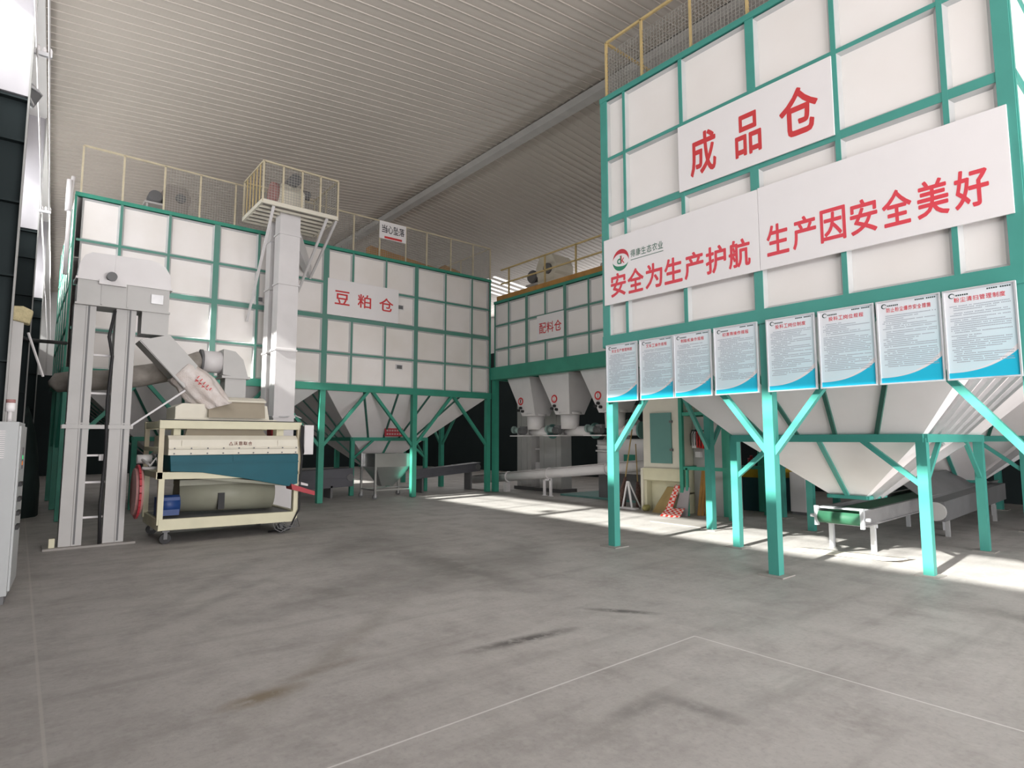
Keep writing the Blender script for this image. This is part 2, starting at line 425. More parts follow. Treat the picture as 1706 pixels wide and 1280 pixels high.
for i in range(len(BAY) - 1):
    a, b = BAY[i], BAY[i + 1]
    fr = MB()
    for zz in (WB, WT - 0.04): fr.prism([(XW(a), a, zz), (XW(b), b, zz), (XW(b) - 0.08, b, zz), (XW(a) - 0.08, a, zz)], (0, 0, 0.04))
    k = max(2, int(round((b - a) / 1.6)))
    for j in range(k + 1):
        yy = a + (b - a) * j / k
        fr.box(XW(yy) - 0.08, XW(yy) - 0.01, yy - 0.025, yy + 0.025, WB, WT)
    w = structure(fr.build('window_%d' % (i + 1), ALU))
    MB().add([(XW(a) - 0.045, a, WB + 0.03), (XW(b) - 0.045, b, WB + 0.03), (XW(b) - 0.045, b, WT - 0.03), (XW(a) - 0.045, a, WT - 0.03)], [(0, 1, 2, 3)]).build('pane', GLASS, parent=w)
# far gable, right wall, gate wall behind the photographer
mb = MB()
mb.m = 0; mb.prism([(-0.5, Y1, 0), (20.6, Y1, 0), (20.6, Y1, 4.5), (-0.5, Y1, 4.5)], (0, 0.15, 0))
mb.m = 1
x = -0.2
while x < 20:
    mb.box(x, x + 0.94, Y1 - 0.02, Y1 + 0.1, 4.5, 9.4); mb.box(x + 0.94, x + 1.0, Y1 + 0.01, Y1 + 0.1, 4.5, 9.4); x += 1.0
structure(mb.build('wall_far', [WALLD, WALLW]))
mb = MB(); mb.m = 0; mb.box(XR, XR + 0.15, Y0, Y1, 0, 6.2); mb.m = 1; mb.box(XR, XR + 0.15, Y0, Y1, 6.2, 8.3)  # lower part coloured dark for the deep shade behind the bins
structure(mb.build('wall_right', [WALLD, WALLW]))
mb = MB()
GX0, GX1, GZ = -0.6, 9.8, 5.8
mb.box(-1.2, GX0, Y0 - 0.15, Y0, 0, 9.5).box(GX1, 20.6, Y0 - 0.15, Y0, 0, 9.5).box(GX0, GX1, Y0 - 0.15, Y0, GZ, 9.5)
structure(mb.build('wall_gate_side', WALLW))
mb = MB()
mb.m = 0
for i in range(5):
    yy = 19.7 + i * 0.449
    mb.box(15.3, 18.8, yy, yy + 0.16, ZC(17) - 0.24, ZC(17) - 0.235)
v = []
for p in mb.v: v.append(Vector((p.x, p.y, ZC(p.x) - 0.03 + (0.0 if p.z < ZC(17) - 0.237 else 0.005))))
mb.v = v
structure(mb.build('window_8', SKYL))

# steel portal columns against the left wall
def portal(y, label):
    xe = XW(y) + 0.5
    t = thing('steel_column', label, 'column', (XW(y) + 0.25, y, 0))
    w = bx(XW(y), xe - 0.02, y - 0.01, y + 0.01, 0, 5.7)
    for z in (1.4, 2.5, 3.5, 4.38, 5.12, 5.64): w.box(XW(y), xe - 0.02, y - 0.1, y + 0.1, z - 0.01, z + 0.012)
    w.build('web', WALLD, t, world=True)
    bx(xe - 0.02, xe, y - 0.12, y + 0.12, 0, ZC(0) - 0.05).build('flange', FLANGE, t, world=True)
    bx(XW(y), xe - 0.02, y - 0.06, y + 0.06, 5.7, ZC(0) - 0.1).build('upper_panel', LILAC, t, world=True)
portal(9.0, 'dark steel portal column nearest on the left, floodlight fixed to it')
portal(14.75, 'dark steel portal column on the left beyond the floodlit one, whitish upper part')
portal(21.9, 'dark steel portal column far down the left wall, mostly hidden')

# ------------------------------------------------------------------ panelled storage bins
def bin_(name, label, loc, rz, L, nu, nd, su, sd, verts, horiz, z0, zb, z1, post, green, panel, legs_u, cat='storage bin', hoppers=True, braces=True, plate=True, bar_m=None):
    """local frame: x to the right along the face, y into the bin, z up. z0..zb bottom beam, z1 top."""
    t = thing(name, label, cat, loc, rz)
    D = nd * sd
    # sheets on the face
    for i in range(len(verts) - 1):
        u0 = verts[i][0] + verts[i][1] / 2; u1 = verts[i + 1][0] - verts[i + 1][1] / 2
        for j in range(len(horiz) - 1):
            a = horiz[j][0] + horiz[j][1] / 2; b = horiz[j + 1][0] - horiz[j + 1][1] / 2
            e = 0.035
            m = MB()
            o = [(u0, 0.012, a), (u1, 0.012, a), (u1, 0.012, b), (u0, 0.012, b)]
            q = [(u0 + e, 0.055, a + e), (u1 - e, 0.055, a + e), (u1 - e, 0.055, b - e), (u0 + e, 0.055, b - e)]
            m.add(o + q, [(4, 5, 6, 7)]); m.m = 1
            m.add(o + q, [(0, 1, 5, 4), (1, 2, 6, 5), (2, 3, 7, 6), (3, 0, 4, 7)])
            m.build('face_panel', [panel, LIP], t)
    for u, w in verts[1:-1]: bx(u - w / 2, u + w / 2, 0, 0.06, zb - 0.01, z1).build('upright', bar_m or green, t)
    for z, w in horiz[1:-1]: bx(verts[0][0], verts[-1][0], 0.004, 0.06, z - w / 2, z + w / 2).build('crossbar', bar_m or green, t)
    bx(-0.01, L + 0.01, -0.015, 0.1, z0, zb).build('bottom_beam', green, t)
    bx(-0.01, L + 0.01, -0.01, 0.1, z1 - 0.03, z1 + 0.05).build('top_beam', green, t)
    # sides, back and roof
    for k, u in enumerate((0.02, L - 0.02)):
        m = MB(); m.m = 0; m.box(u - 0.015, u + 0.015, 0.06, D, zb, z1)
        m.build('side_panel', panel, t)
        m = MB(); s = -1 if k == 0 else 1
        for j in range(int(D) + 1):
            yy = 0.05 + (D - 0.1) * j / int(D); m.box(u + s * 0.015 - 0.02, u + s * 0.015 + 0.02, yy - 0.03, yy + 0.03, zb, z1)
        for z, w in horiz[1:-1]: m.box(u + s * 0.015 - 0.02, u + s * 0.015 + 0.02, 0.06, D, z - w / 2, z + w / 2)
        m.build('side_frame', green, t)
        bx(u - 0.06, u + 0.06, 0.06, D, z0, zb).build('bottom_beam', green, t)
    bx(0.02, L - 0.02, D - 0.03, D, zb, z1).build('back_panel', panel, t)
    bx(0.0, L, 0.0, D, z1 + 0.02, z1 + 0.045).build('roof_sheet', panel, t)
    bx(0, L, D - 0.08, D + 0.04, z0, zb).build('bottom_beam', green, t)
    # legs and knee braces
    rows = [0.06 + (D - 0.12) * j / (2 * nd) for j in range(2 * nd + 1)]
    for j, yy in enumerate(rows):
        for u in legs_u:
            if 0 < j < len(rows) - 1 and 0.3 < u < L - 0.3: continue
            h = post / 2
            g = bx(u - h, u + h, yy - h, yy + h, 0.012, z0 + 0.02).build('leg', green, t)
            if plate:
                bx(u - h - 0.09, u + h + 0.09, yy - h - 0.09, yy + h + 0.09, 0, 0.014).build('base_plate', PAD, t, parent=g)
            if braces and (j == 0):
                for s in (-1, 1):
                    if 0.2 < u + s * 1.2 < L - 0.1:
                        br((u + s * h * 0.6, yy + 0.01, 1.44), (u + s * 1.28, yy + 0.01, z0 + 0.02), post * 0.55, post * 0.62, up=(0, 1, 0)).build('brace', green, t)
            if braces and j > 0 and (u < 0.3 or u > L - 0.3):
                for s in (-1, 1):
                    if 0 < yy + s * 1.2 < D: br((u, yy + s * h * 0.6, 1.44), (u, yy + s * 1.28, z0 + 0.02), post * 0.5, post * 0.5, up=(1, 0, 0)).build('brace', green, t)
    if not hoppers: return t
    for a in range(nu):
        for b in range(nd):
            cx = su * (a + 0.5); cy = sd * (b + 0.5)
            zt, zm, zd = z0 + 0.06, 1.62, 0.78
            T = (cx - su / 2 + 0.05, cx + su / 2 - 0.05, cy - sd / 2 + 0.05, cy + sd / 2 - 0.05, zt)
            M = (cx - 1.2, cx + 1.2, cy - 1.2, cy + 1.2, zm); B = (cx - 0.22, cx + 0.22, cy - 0.3, cy + 0.3, zd)
            hp = MB().rects([T, M, B], caps=False).build('hopper', HOP, t)
            def pt(face, f, lvl):
                S, E = (T, M) if lvl == 0 else (M, B)
                out = []
                for q in (S, E):
                    if face == 'f': out.append(Vector((q[0] + (q[1] - q[0]) * f, q[2], q[4])))
                    elif face == 'r': out.append(Vector((q[1], q[2] + (q[3] - q[2]) * f, q[4])))
                    elif face == 'l': out.append(Vector((q[0], q[2] + (q[3] - q[2]) * f, q[4])))
                return out
            for face in ('f', 'l'):
                for f in (0.2, 0.4, 0.6, 0.8):
                    p, q = pt(face, f, 0); br(p, q, 0.05, 0.06, up=(0, 1, 0.2)).build('rib', GREEND, t, parent=hp)
                p, q = pt(face, 0.5, 1); br(p, q, 0.06, 0.06, up=(0, 1, 0.2)).build('rib', green, t, parent=hp)
            m = MB()
            e = 1.25
            for p, q in (((-e, -e), (e, -e)), ((e, -e), (e, e)), ((e, e), (-e, e)), ((-e, e), (-e, -e))):
                m.bar((cx + p[0], cy + p[1], zm), (cx + q[0], cy + q[1], zm), 0.08, 0.1)
            m.build('hopper_frame', green, t)
            m = MB()
            for p, q in (((-.26, -.34), (.26, -.34)), ((.26, -.34), (.26, .34)), ((.26, .34), (-.26, .34)), ((-.26, .34), (-.26, -.34))):
                m.bar((cx + p[0], cy + p[1], zd), (cx + q[0], cy + q[1], zd), 0.05, 0.05)
            m.build('outlet_frame', green, t, parent=hp)
            for sx in (-1, 1):
                for sy in (-1, 1):
                    q = (cx + sx * 1.22, cy + sy * 1.22)
                    g = bx(q[0] - 0.055, q[0] + 0.055, q[1] - 0.055, q[1] + 0.055, 0.012, zm).build('hopper_leg', green, t)
                    if plate: bx(q[0] - 0.13, q[0] + 0.13, q[1] - 0.13, q[1] + 0.13, 0, 0.014).build('base_plate', PAD, t, parent=g)
                br((cx + sx * 1.2, cy - 1.22, 1.05), (cx + sx * 0.55, cy - 1.22, 1.6), 0.06, 0.06, up=(0, 1, 0)).build('brace', green, t)
                br((cx + 1.22, cy + sx * 1.2, 1.05), (cx + 1.22, cy + sx * 0.55, 1.6), 0.05, 0.05, up=(1, 0, 0)).build('brace', green, t)
    return t

# finished-product bin, right: face on X=6.97
RB = bin_('storage_bin', 'white panelled storage bin on bright green legs at right, slogan boards on its face', (6.97, 6.2, 0), -PI / 2, 5.1, 1, 2, 5.1, 5.3,
          [(0.055, 0.13), (0.47, 0.045), (1.5, 0.055), (2.55, 0.11), (3.55, 0.055), (4.57, 0.05), (5.04, 0.13)],
          [(3.19, 0.02), (4.05, 0.05), (5.04, 0.1), (6.04, 0.05), (7.03, 0.06)], 3.02, 3.2, 7.05, 0.125, GREEN, PANEL, (0.1, 2.6, 5.06))
for u in (0.06, 5.04):
    bx(u - 0.065, u + 0.065, -0.005, 0.11, 3.2, 7.06).build('corner_post', GREEN, RB)
# ribbed cladding channels on the outward slope of its first and second hoppers
for b in range(2):
    cy = 5.3 * (b + 0.5)
    for f in (-0.82, -0.55, -0.28, 0.0, 0.28):
        p = Vector((5.06, cy + f * 2.3, 3.05)); q = Vector((2.55 + 1.2 + 0.02, cy + f * 1.15, 1.66))
        d = (q - p).normalized(); side = Vector((0, 1, 0)); nrm = d.cross(side).normalized()
        m = MB()
        for o in (-0.09, 0.09): m.bar(p + side * o, q + side * o, 0.012, 0.07, up=nrm)
        m.bar(p + nrm * 0.035, q + nrm * 0.035, 0.19, 0.012, up=nrm)
        m.build('cladding_channel', STEEL, RB)
    for f in (-0.5, 0.35):
        p = Vector((3.77, cy + f * 1.1, 1.6)); q = Vector((2.8, cy + f * 0.3, 0.82))
        br(p, q, 0.16, 0.05, up=(1, 0, 1)).build('cladding_channel', STEEL, RB)
# soybean meal bin, far left: face on Y=14.78
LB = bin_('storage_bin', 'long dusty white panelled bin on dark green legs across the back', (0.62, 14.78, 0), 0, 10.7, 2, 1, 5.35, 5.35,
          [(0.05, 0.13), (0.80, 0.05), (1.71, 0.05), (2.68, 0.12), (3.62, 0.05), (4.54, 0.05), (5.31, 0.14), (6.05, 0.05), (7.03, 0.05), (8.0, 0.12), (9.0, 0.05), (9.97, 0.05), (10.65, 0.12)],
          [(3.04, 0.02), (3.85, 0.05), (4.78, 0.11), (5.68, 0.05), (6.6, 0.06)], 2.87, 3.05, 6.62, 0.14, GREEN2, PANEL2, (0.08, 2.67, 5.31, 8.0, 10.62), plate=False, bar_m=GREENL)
# batching bin behind: face on X=11.4
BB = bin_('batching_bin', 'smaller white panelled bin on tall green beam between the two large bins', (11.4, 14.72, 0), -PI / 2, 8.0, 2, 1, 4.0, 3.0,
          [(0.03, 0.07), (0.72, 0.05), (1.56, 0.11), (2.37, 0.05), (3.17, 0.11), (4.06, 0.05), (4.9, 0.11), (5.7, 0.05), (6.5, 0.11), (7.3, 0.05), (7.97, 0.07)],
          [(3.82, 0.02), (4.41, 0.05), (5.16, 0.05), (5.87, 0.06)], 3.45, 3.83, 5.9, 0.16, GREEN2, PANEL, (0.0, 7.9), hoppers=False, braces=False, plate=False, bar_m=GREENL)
bx(-0.06, 8.0, -0.1, -0.015, 3.46, 3.84).build('bottom_beam', GREEN2, BB)

# sight windows on the soybean bin and the fall sign etc.
for (u, z) in ((3.67, 4.98), (7.5, 3.63), (7.5, 5.33)):
    g = bx(u - 0.11, u + 0.11, 0.03, 0.06, z - 0.07, z + 0.07).build('sight_window', GREYL, LB)
    bx(u - 0.08, u + 0.08, 0.025, 0.032, z - 0.05, z + 0.05).build('sight_glass', GREYD, LB, parent=g)

# small discharge hoppers of the batching bin with round red number discs
for k, (ya, yb, pa, pb) in enumerate(((14.18, 13.15, 13.5, 12.92), (12.75, 11.52, 12.06, 11.52), (11.1, 9.85, 10.45, 9.87))):
    m = MB()
    m.rects([(11.5, 12.85, yb, ya, 3.46), (11.52, 12.1, pb, pa, 2.3)], caps=False)
    hp = m.build('discharge_hopper', GREYL, BB, world=True)
    cxx, cyy = 11.81, (pa + pb) / 2
    m = MB(); m.cyl((cxx, cyy, 2.34), (cxx, cyy, 1.9), 0.27, 0.25, 20); m.cyl((cxx, cyy, 2.30), (cxx, cyy, 2.36), 0.33, n=20)
    m.build('hopper_neck', GREYL, BB, parent=hp, world=True)
    f = 0.62
    yl = ya + (pa - ya) * f; yr = yb + (pb - yb) * f; zz = 3.46 - 1.16 * f; xx = 11.5 + 0.02 * f
    yc = yl * 0.72 + yr * 0.28
    m = MB(); m.m = 0; m.cyl((xx - 0.005, yc, zz), (xx - 0.014, yc, zz), 0.115, n=22); m.m = 1; m.cyl((xx - 0.014, yc, zz), (xx - 0.016, yc, zz), 0.07, n=18)
    d = m.build('number_disc', [RED, BOARD], BB, parent=hp, world=True)
    m = MB(); letter(m, '123'[k], -0.022, 0.022, -0.05, 0.05, 0, 0.02)
    m.v = [Vector((xx - 0.018, yc - p.x, zz + p.z)) for p in m.v]
    m.build('number', RED, BB, parent=hp, world=True)
    m = MB()
    for dz, dy in ((-0.2, 0.0), (-0.3, -0.08), (-0.27, 0.1)): m.cyl((xx - 0.06, yc - 0.02 + dy, zz + dz), (xx + 0.03, yc - 0.02 + dy, zz + dz), 0.04, n=12)
    m.build('valve_knob', BLACKM, BB, parent=hp, world=True)

# ------------------------------------------------------------------ sign boards
def board(name, label, loc, rz, w, h, cat='sign', t=0.02, group=None, m=BOARD):
    r = thing(name, label, cat, loc, rz, group)
    bx(0, w, -t, 0, 0, h).build('board', m, r, bevel=0.003)
    return r
def lettering(root, mb, m, name='lettering'): return mb.build(name, m, root)
FRB, FLB, FBB = 6.965, 14.775, 11.30
s = board('sign_board', 'white board with three red characters high on right-hand bin', (FRB, 4.74, 5.05), -PI / 2, 2.07, 0.95)
mb = MB()
for ch, a, b, z0, z1 in (('成', 0.20, 0.58, 0.15, 0.72), ('品', 0.87, 1.21, 0.17, 0.70), ('仓', 1.46, 1.90, 0.17, 0.74)): letter(mb, ch, a, b, z0, z1, -0.022, 0.022)
lettering(s, mb, RED)
s = board('slogan_board', 'white slogan board with round logo and seven red characters, left half of the slogan', (FRB, 6.15, 3.68), -PI / 2, 2.54, 1.04)
mb = MB()
P = 0.332
for i, ch in enumerate('安全为生产护航'): letter(mb, ch, 0.14 + i * P, 0.14 + i * P + 0.285, 0.11, 0.46, -0.022, 0.026)
lettering(s, mb, ROSE)
mb = MB()
for i, ch in enumerate('得康生态农业'): letter(mb, ch, 0.53 + i * 0.1, 0.53 + i * 0.1 + 0.085, 0.65, 0.76, -0.022, 0.012)
mb.box(0.53, 1.12, -0.022, -0.0205, 0.605, 0.615)
lettering(s, mb, mat('company_name_green', (0.10, 0.20, 0.15), 0.5), 'company_name')
def arc(mb, cx, cz, r0, w, a0, a1, y, sx=1.0, n=20):
    vs = []; fs = []
    for i in range(n + 1):
        a = math.radians(a0 + (a1 - a0) * i / n); k = math.sin(PI * i / n) * w
        vs += [(cx + sx * r0 * math.cos(a), y, cz + r0 * math.sin(a)), (cx + sx * (r0 - k) * math.cos(a), y, cz + (r0 - k) * math.sin(a))]
        if i: fs.append((2 * i - 2, 2 * i - 1, 2 * i + 1, 2 * i))
    mb.add(vs, fs)
LGREEN = mat('logo_green', (0.02, 0.24, 0.13), 0.5); LRED = mat('logo_red', (0.60, 0.03, 0.05), 0.5)
mb = MB(); mb.m = 0; arc(mb, 0.34, 0.66, 0.165, 0.07, -10, 175, -0.022, 0.95)
letter(mb, 'k', 0.345, 0.41, 0.60, 0.72, -0.023, 0.02)
mb.m = 1; arc(mb, 0.335, 0.655, 0.165, 0.07, 185, 340, -0.022, 0.95); letter(mb, 'd', 0.27, 0.345, 0.60, 0.72, -0.023, 0.03)
lettering(s, mb, [LRED, LGREEN], 'logo')
s = board('slogan_board', 'plain white slogan board with seven red characters, right half of the slogan', (FRB, 3.605, 3.68), -PI / 2, 2.445, 1.05)
mb = MB()
for i, ch in enumerate('生产因安全美好'): letter(mb, ch, 0.10 + i * 0.318, 0.10 + i * 0.318 + 0.262, 0.155, 0.525, -0.022, 0.022)
lettering(s, mb, ROSE)
s = board('sign_board', 'white board with three red characters on the long back bin', (5.97, FLB, 4.84), 0, 2.06, 0.96)
mb = MB()
for ch, a, b in (('豆', 0.20, 0.60), ('粕', 0.84, 1.22), ('仓', 1.47, 1.89)): letter(mb, ch, a, b, 0.30, 0.66, -0.022, 0.015)
lettering(s, mb, RED)
s = board('sign_board', 'small white board with three red characters on the batching bin', (11.385, 12.66, 4.44), -PI / 2, 1.1, 0.71)
mb = MB(); line_of(mb, '配料仓', 0.09, 1.03, 0.33, 0.3, -0.022, 0.012); lettering(s, mb, RED)
s = board('warning_sign', 'white fall-hazard sign with black characters hung on the back bin railing', (7.42, 14.81, 7.20), 0, 0.83, 0.5, 'sign')
mb = MB(); line_of(mb, '当心坠落', 0.06, 0.78, 0.29, 0.22, -0.022, 0.014); lettering(s, mb, BLACK)
bx(0.15, 0.7, -0.0225, -0.0205, 0.02, 0.08).build('red_strip', RED, s)
s = board('warning_sign', 'small red notice fixed to the hopper of the back bin', (8.28, 15.92, 1.70), 0, 0.6, 0.24, 'sign', 0.012, None, REDP)
mb = MB()
for z in (0.17, 0.07):
    for i in range(6): mb.box(0.06 + i * 0.083, 0.06 + i * 0.083 + 0.055, -0.014, -0.0125, z - 0.025, z + 0.025)
lettering(s, mb, mat('notice_white', (0.5, 0.35, 0.35), 0.6), 'white_text')

# eight framed regulation posters under the bottom beam of the right bin
POST = ((6.115, 0.60, '安全生产管理制度', 'leftmost of the framed blue posters, next to the corner leg'),
        (5.475, 0.585, '叉车工操作规程', 'second framed blue poster from the left end of the row'),
        (4.885, 0.58, '制粒机操作规程', 'third framed blue poster from the left end of the row'),
        (4.265, 0.595, '初清筛操作规程', 'framed blue poster just left of the middle green leg'),
        (3.555, 0.575, '投料工岗位制度', 'framed blue poster just right of the middle green leg, short text lines'),
        (2.945, 0.58, '投料工岗位规程', 'third framed blue poster from the right end of the row'),
        (2.345, 0.575, '防止粉尘爆炸安全措施', 'second framed blue poster from the right, longest red heading'),
        (1.755, 0.565, '粉尘清扫管理制度', 'rightmost of the framed blue posters, above the ribbed hopper side'))
for i, (y, w, title, lab) in enumerate(POST):
    rnd = random.Random(i + 3)
    H = 0.88
    r = thing('notice_poster', lab, 'poster', (6.95, y, 2.17), -PI / 2, 'framed posters on the right bin')
    bx(0.012, w - 0.012, -0.022, -0.004, 0.012, H - 0.012).build('print', POSTER, r)
    m = MB(); e = 0.016
    m.box(0, w, -0.034, 0, 0, e).box(0, w, -0.034, 0, H - e, H).box(0, e, -0.034, 0, e, H - e).box(w - e, w, -0.034, 0, e, H - e)
    m.build('frame', ALU, r, bevel=0.002)
    # corner swoosh
    def sw(mat_, k, y_, nm):
        vs = []; fs = []; n = 18
        for q in range(n + 1):
            f = q / n; x = e + (w - 2 * e) * f
            vs += [(x, y_, e), (x, y_, e + 0.035 + k * (0.02 + 0.19 * f ** 2.6))]
            if q: fs.append((2 * q - 2, 2 * q, 2 * q + 1, 2 * q - 1))
        MB().add(vs, fs).build(nm, mat_, r)
    sw(WHITE, 1.22, -0.0225, 'white_swoosh'); sw(CYAN, 0.95, -0.023, 'blue_swoosh')
    n = len(title); cw = min(0.052, 0.40 / n)
    x0 = w * 0.51 - cw * n / 2
    m = MB(); line_of(m, title, x0, x0 + cw * n, H - 0.105, 0.047, -0.0235, 0.012, 0.16)
    m.build('heading', ROSE, r)
    LI = bpy.data.materials.get('letterhead_ink') or mat('letterhead_ink', (0.03, 0.07, 0.07), 0.5)
    m = MB(); arc(m, 0.075, H - 0.06, 0.026, 0.012, -20, 340, -0.0235); m.build('letterhead_logo', LI, r)
    m = MB()
    for q in range(6): m.box(0.108 + q * 0.017, 0.108 + q * 0.017 + 0.012, -0.0238, -0.0232, H - 0.067, H - 0.053)
    m.build('company_line', LI, r)
    for q0, q1 in ((0, 5), (6, 11)):
        m = MB()
        for q in range(q0, q1): m.box(w * 0.62 + q * 0.0165, w * 0.62 + q * 0.0165 + 0.012, -0.0238, -0.0232, H - 0.043, H - 0.030)
        m.build('motto_line', LI, r)
    m = MB()
    z = H - 0.165; pitch = 0.0195
    while z > 0.17:
        ind = 0.085 if rnd.random() < 0.55 else 0.055
        end = w - 0.05 if rnd.random() < (0.55 if i != 4 else 0.3) else rnd.uniform(0.2, w - 0.06)
        x = ind
        while x < end:
            ww = 0.0085
            if rnd.random() < 0.93: m.add([(x, -0.0232, z - 0.0045), (x + ww, -0.0232, z - 0.0045), (x + ww, -0.0232, z + rnd.uniform(0.002, 0.005)), (x, -0.0232, z + 0.0045)], [(0, 1, 2, 3)])
            x += 0.0118
        z -= pitch * (1.0 if rnd.random() < 0.9 else 1.6)
    m.build('body_text', INK, r)

# ------------------------------------------------------------------ guard railings
def railing(name, label, pts, zb, h, posts, mesh, m=YEL2, rails=(1.0,), t=0.035, mm=WIRE, top=0.98, cat='railing'):
    r = thing(name, label, cat, (*pts[0], zb))
    for (x, y) in posts: br((x, y, zb), (x, y, zb + h), t, t, up=(1, 0, 0)).build('post', m, r, world=True)
    for f in rails:
        k = MB()
        for a, b in zip(pts[:-1], pts[1:]): k.bar((*a, zb + h * f), (*b, zb + h * f), t, t)
        k.build('top_rail' if f > 0.9 else 'mid_rail', m, r, world=True)
    if mesh:
        k = MB()
        for a, b in mesh:
            A = Vector((*a, 0)); B = Vector((*b, 0)); L = (B - A).length; n = int(L / 0.055)
            for i in range(n + 1):
                p = A.lerp(B, i / n); k.bar((p.x, p.y, zb + 0.02), (p.x, p.y, zb + h * top), 0.006, 0.006, up=(1, 0, 0))
            n = int(h * top / 0.055)
            for i in range(n + 1):
                z = zb + 0.02 + (h * top - 0.02) * i / n; k.bar((A.x, A.y, z), (B.x, B.y, z), 0.006, 0.006)
        k.build('wire_mesh', mm, r, world=True)
    return r
px = (0.7, 1.42, 2.19, 2.91, 3.67, 4.6, 5.7, 6.68, 7.45, 8.27, 8.97, 9.82, 10.65, 11.33)
railing('guard_railing', 'pale railing with wire mesh along the top of the back bin', [(0.7, 14.84), (11.33, 14.84), (11.33, 19.9)], 6.66, 1.04, [(x, 14.84) for x in px] + [(11.33, y) for y in (16.5, 18.2, 19.9)],
        [((2.19, 14.84), (11.33, 14.84)), ((11.33, 14.84), (11.33, 19.9))])
railing('guard_railing', 'yellow railing with wire mesh on top of the right-hand bin', [(17.4, 6.13), (7.05, 6.13), (7.05, 1.15)], 7.1, 0.97, [(7.05, y) for y in (6.13, 5.42, 4.55, 3.70, 2.85, 2.0, 1.15)] + [(x, 6.13) for x in (8.6, 10.3, 12.0, 14.0, 16.0)],
        [((7.05, 6.13), (7.05, 1.15)), ((7.05, 6.13), (17.4, 6.13))], YEL, top=0.8)
railing('guard_railing', 'yellow two-bar pipe railing on top of the batching bin', [(11.5, 14.5), (11.5, 6.9)], 5.95, 1.0, [(11.5, y) for y in (14.1, 12.45, 11.2, 10.0, 8.8)], None, YEL, (1.0, 0.55), 0.04)
o = bx(11.41, 11.44, 6.9, 14.6, 5.96, 6.1).build('toe_board', ORANGE); tag(o, 'ochre toe board along the top edge of the batching bin', 'board')
m = MB(); m.prism([(7.7, 15.9, 6.67), (10.9, 15.9, 6.67), (10.9, 15.9, 7.1), (10.3, 15.9, 7.22), (10.1, 15.9, 7.05), (7.7, 15.9, 7.32)], (0, 0.3, 0))
o = m.build('screw_conveyor', ORANGE); tag(o, 'ochre conveyor trough lying behind mesh on top of the back bin', 'conveyor')

# ------------------------------------------------------------------ drive heads on top of the bins
def drive_head(label, loc, s, m, rz=0.0):
    t = thing('elevator_head', label, 'machine', loc, rz)
    k = MB(); k.rects([(-.30 * s, .30 * s, -.3 * s, .3 * s, 0), (-.30 * s, .30 * s, -.3 * s, .3 * s, .55 * s), (-.36 * s, .36 * s, -.3 * s, .3 * s, .62 * s), (-.36 * s, .36 * s, -.3 * s, .3 * s, .8 * s), (-.22 * s, .22 * s, -.3 * s, .3 * s, 1.05 * s)])
    k.build('casing', m, t, bevel=0.01)
    k = MB(); k.cyl((-.5 * s, -.34 * s, .62 * s), (-.5 * s, .1 * s, .62 * s), .15 * s)
    for i in range(7): k.cyl((-.5 * s, (-.3 + .055 * i) * s, .62 * s), (-.5 * s, (-.285 + .055 * i) * s, .62 * s), .17 * s)
    k.build('motor', GREYD, t)
    bx(-.75 * s, -.3 * s, -.3 * s, .2 * s, .40 * s, .45 * s).build('motor_bracket', GREY, t)
    bx(-.7 * s, -.66 * s, -.25 * s, -.2 * s, 0, .42 * s).build('bracket_leg', GREY, t)
    k = MB(); k.cyl((0.1 * s, -.36 * s, .7 * s), (0.1 * s, -.3 * s, .7 * s), .13 * s); k.build('bearing', GREYD, t)
    return t
drive_head('drive head and motor behind the mesh on top of the back bin', (2.55, 15.8, 6.69), 0.85, mat('brownish_grey_casing', (0.27, 0.24, 0.22), 0.5))
drive_head('cream drive head standing on top of the batching bin', (12.6, 13.2, 5.95), 1.25, CREAML, -PI / 2)
t = thing('roof_motor', 'small grey motor on frame at the right end of the batching bin top', 'motor', (12.3, 10.6, 5.95), -PI / 2)
MB().cyl((-0.3, 0, 0.42), (0.25, 0, 0.42), 0.16).build('motor', GREYL, t)
m = MB()
for a in (-0.4, 0.4):
    m.bar((a, -0.25, 0), (a, -0.25, 0.24), 0.04); m.bar((a, 0.25, 0), (a, 0.25, 0.24), 0.04)
m.box(-0.45, 0.45, -0.3, 0.3, 0.22, 0.26); m.build('stand', CREAM, t)

# ------------------------------------------------------------------ front bucket elevator (left foreground)
t = thing('bucket_elevator', 'grey twin-leg bucket elevator at left foreground with rounded hood on top', 'elevator', (0.95, 11.3, 0))
for (a, b) in ((0.54, 0.82), (1.08, 1.35)):
    m = MB(); m.box(a, b, 11.13, 11.45, 0.03, 3.68)
    m.box(a + 0.155, a + 0.17, 11.115, 11.13, 0.03, 3.68); m.box(a - 0.006, b + 0.006, 11.12, 11.46, 1.84, 1.86)
    l = m.build('leg_casing', GREY, t, world=True)
    bx(a + 0.175, a + 0.2, 11.126, 11.132, 0.05, 3.66).build('seam', GREYD, t, parent=l, world=True)
m = MB(); m.box(0.49, 1.39, 11.10, 11.13, 1.77, 1.83); m.box(0.49, 1.39, 11.45, 11.48, 1.77, 1.83); m.build('clamp_bar', GREY, t, world=True)
for z in (0.42, 0.95, 1.36, 2.32, 2.92): br((0.82, 11.28, z), (1.08, 11.28, z), 0.03, 0.03).build('spacer', GREYL, t, world=True)
bx(0.98, 1.07, 11.2, 11.3, 1.28, 1.37).build('junction_box', GREYL, t, world=True)
m = MB(); m.box(0.56, 1.79, 11.06, 11.52, 3.68, 4.06); m.box(0.86, 0.88, 11.05, 11.06, 3.68, 4.06); m.box(1.2, 1.22, 11.05, 11.06, 3.68, 4.06); m.box(0.54, 1.81, 11.05, 11.53, 3.66, 3.69)
m.build('head_casing', GREY, t, world=True)
m = MB()
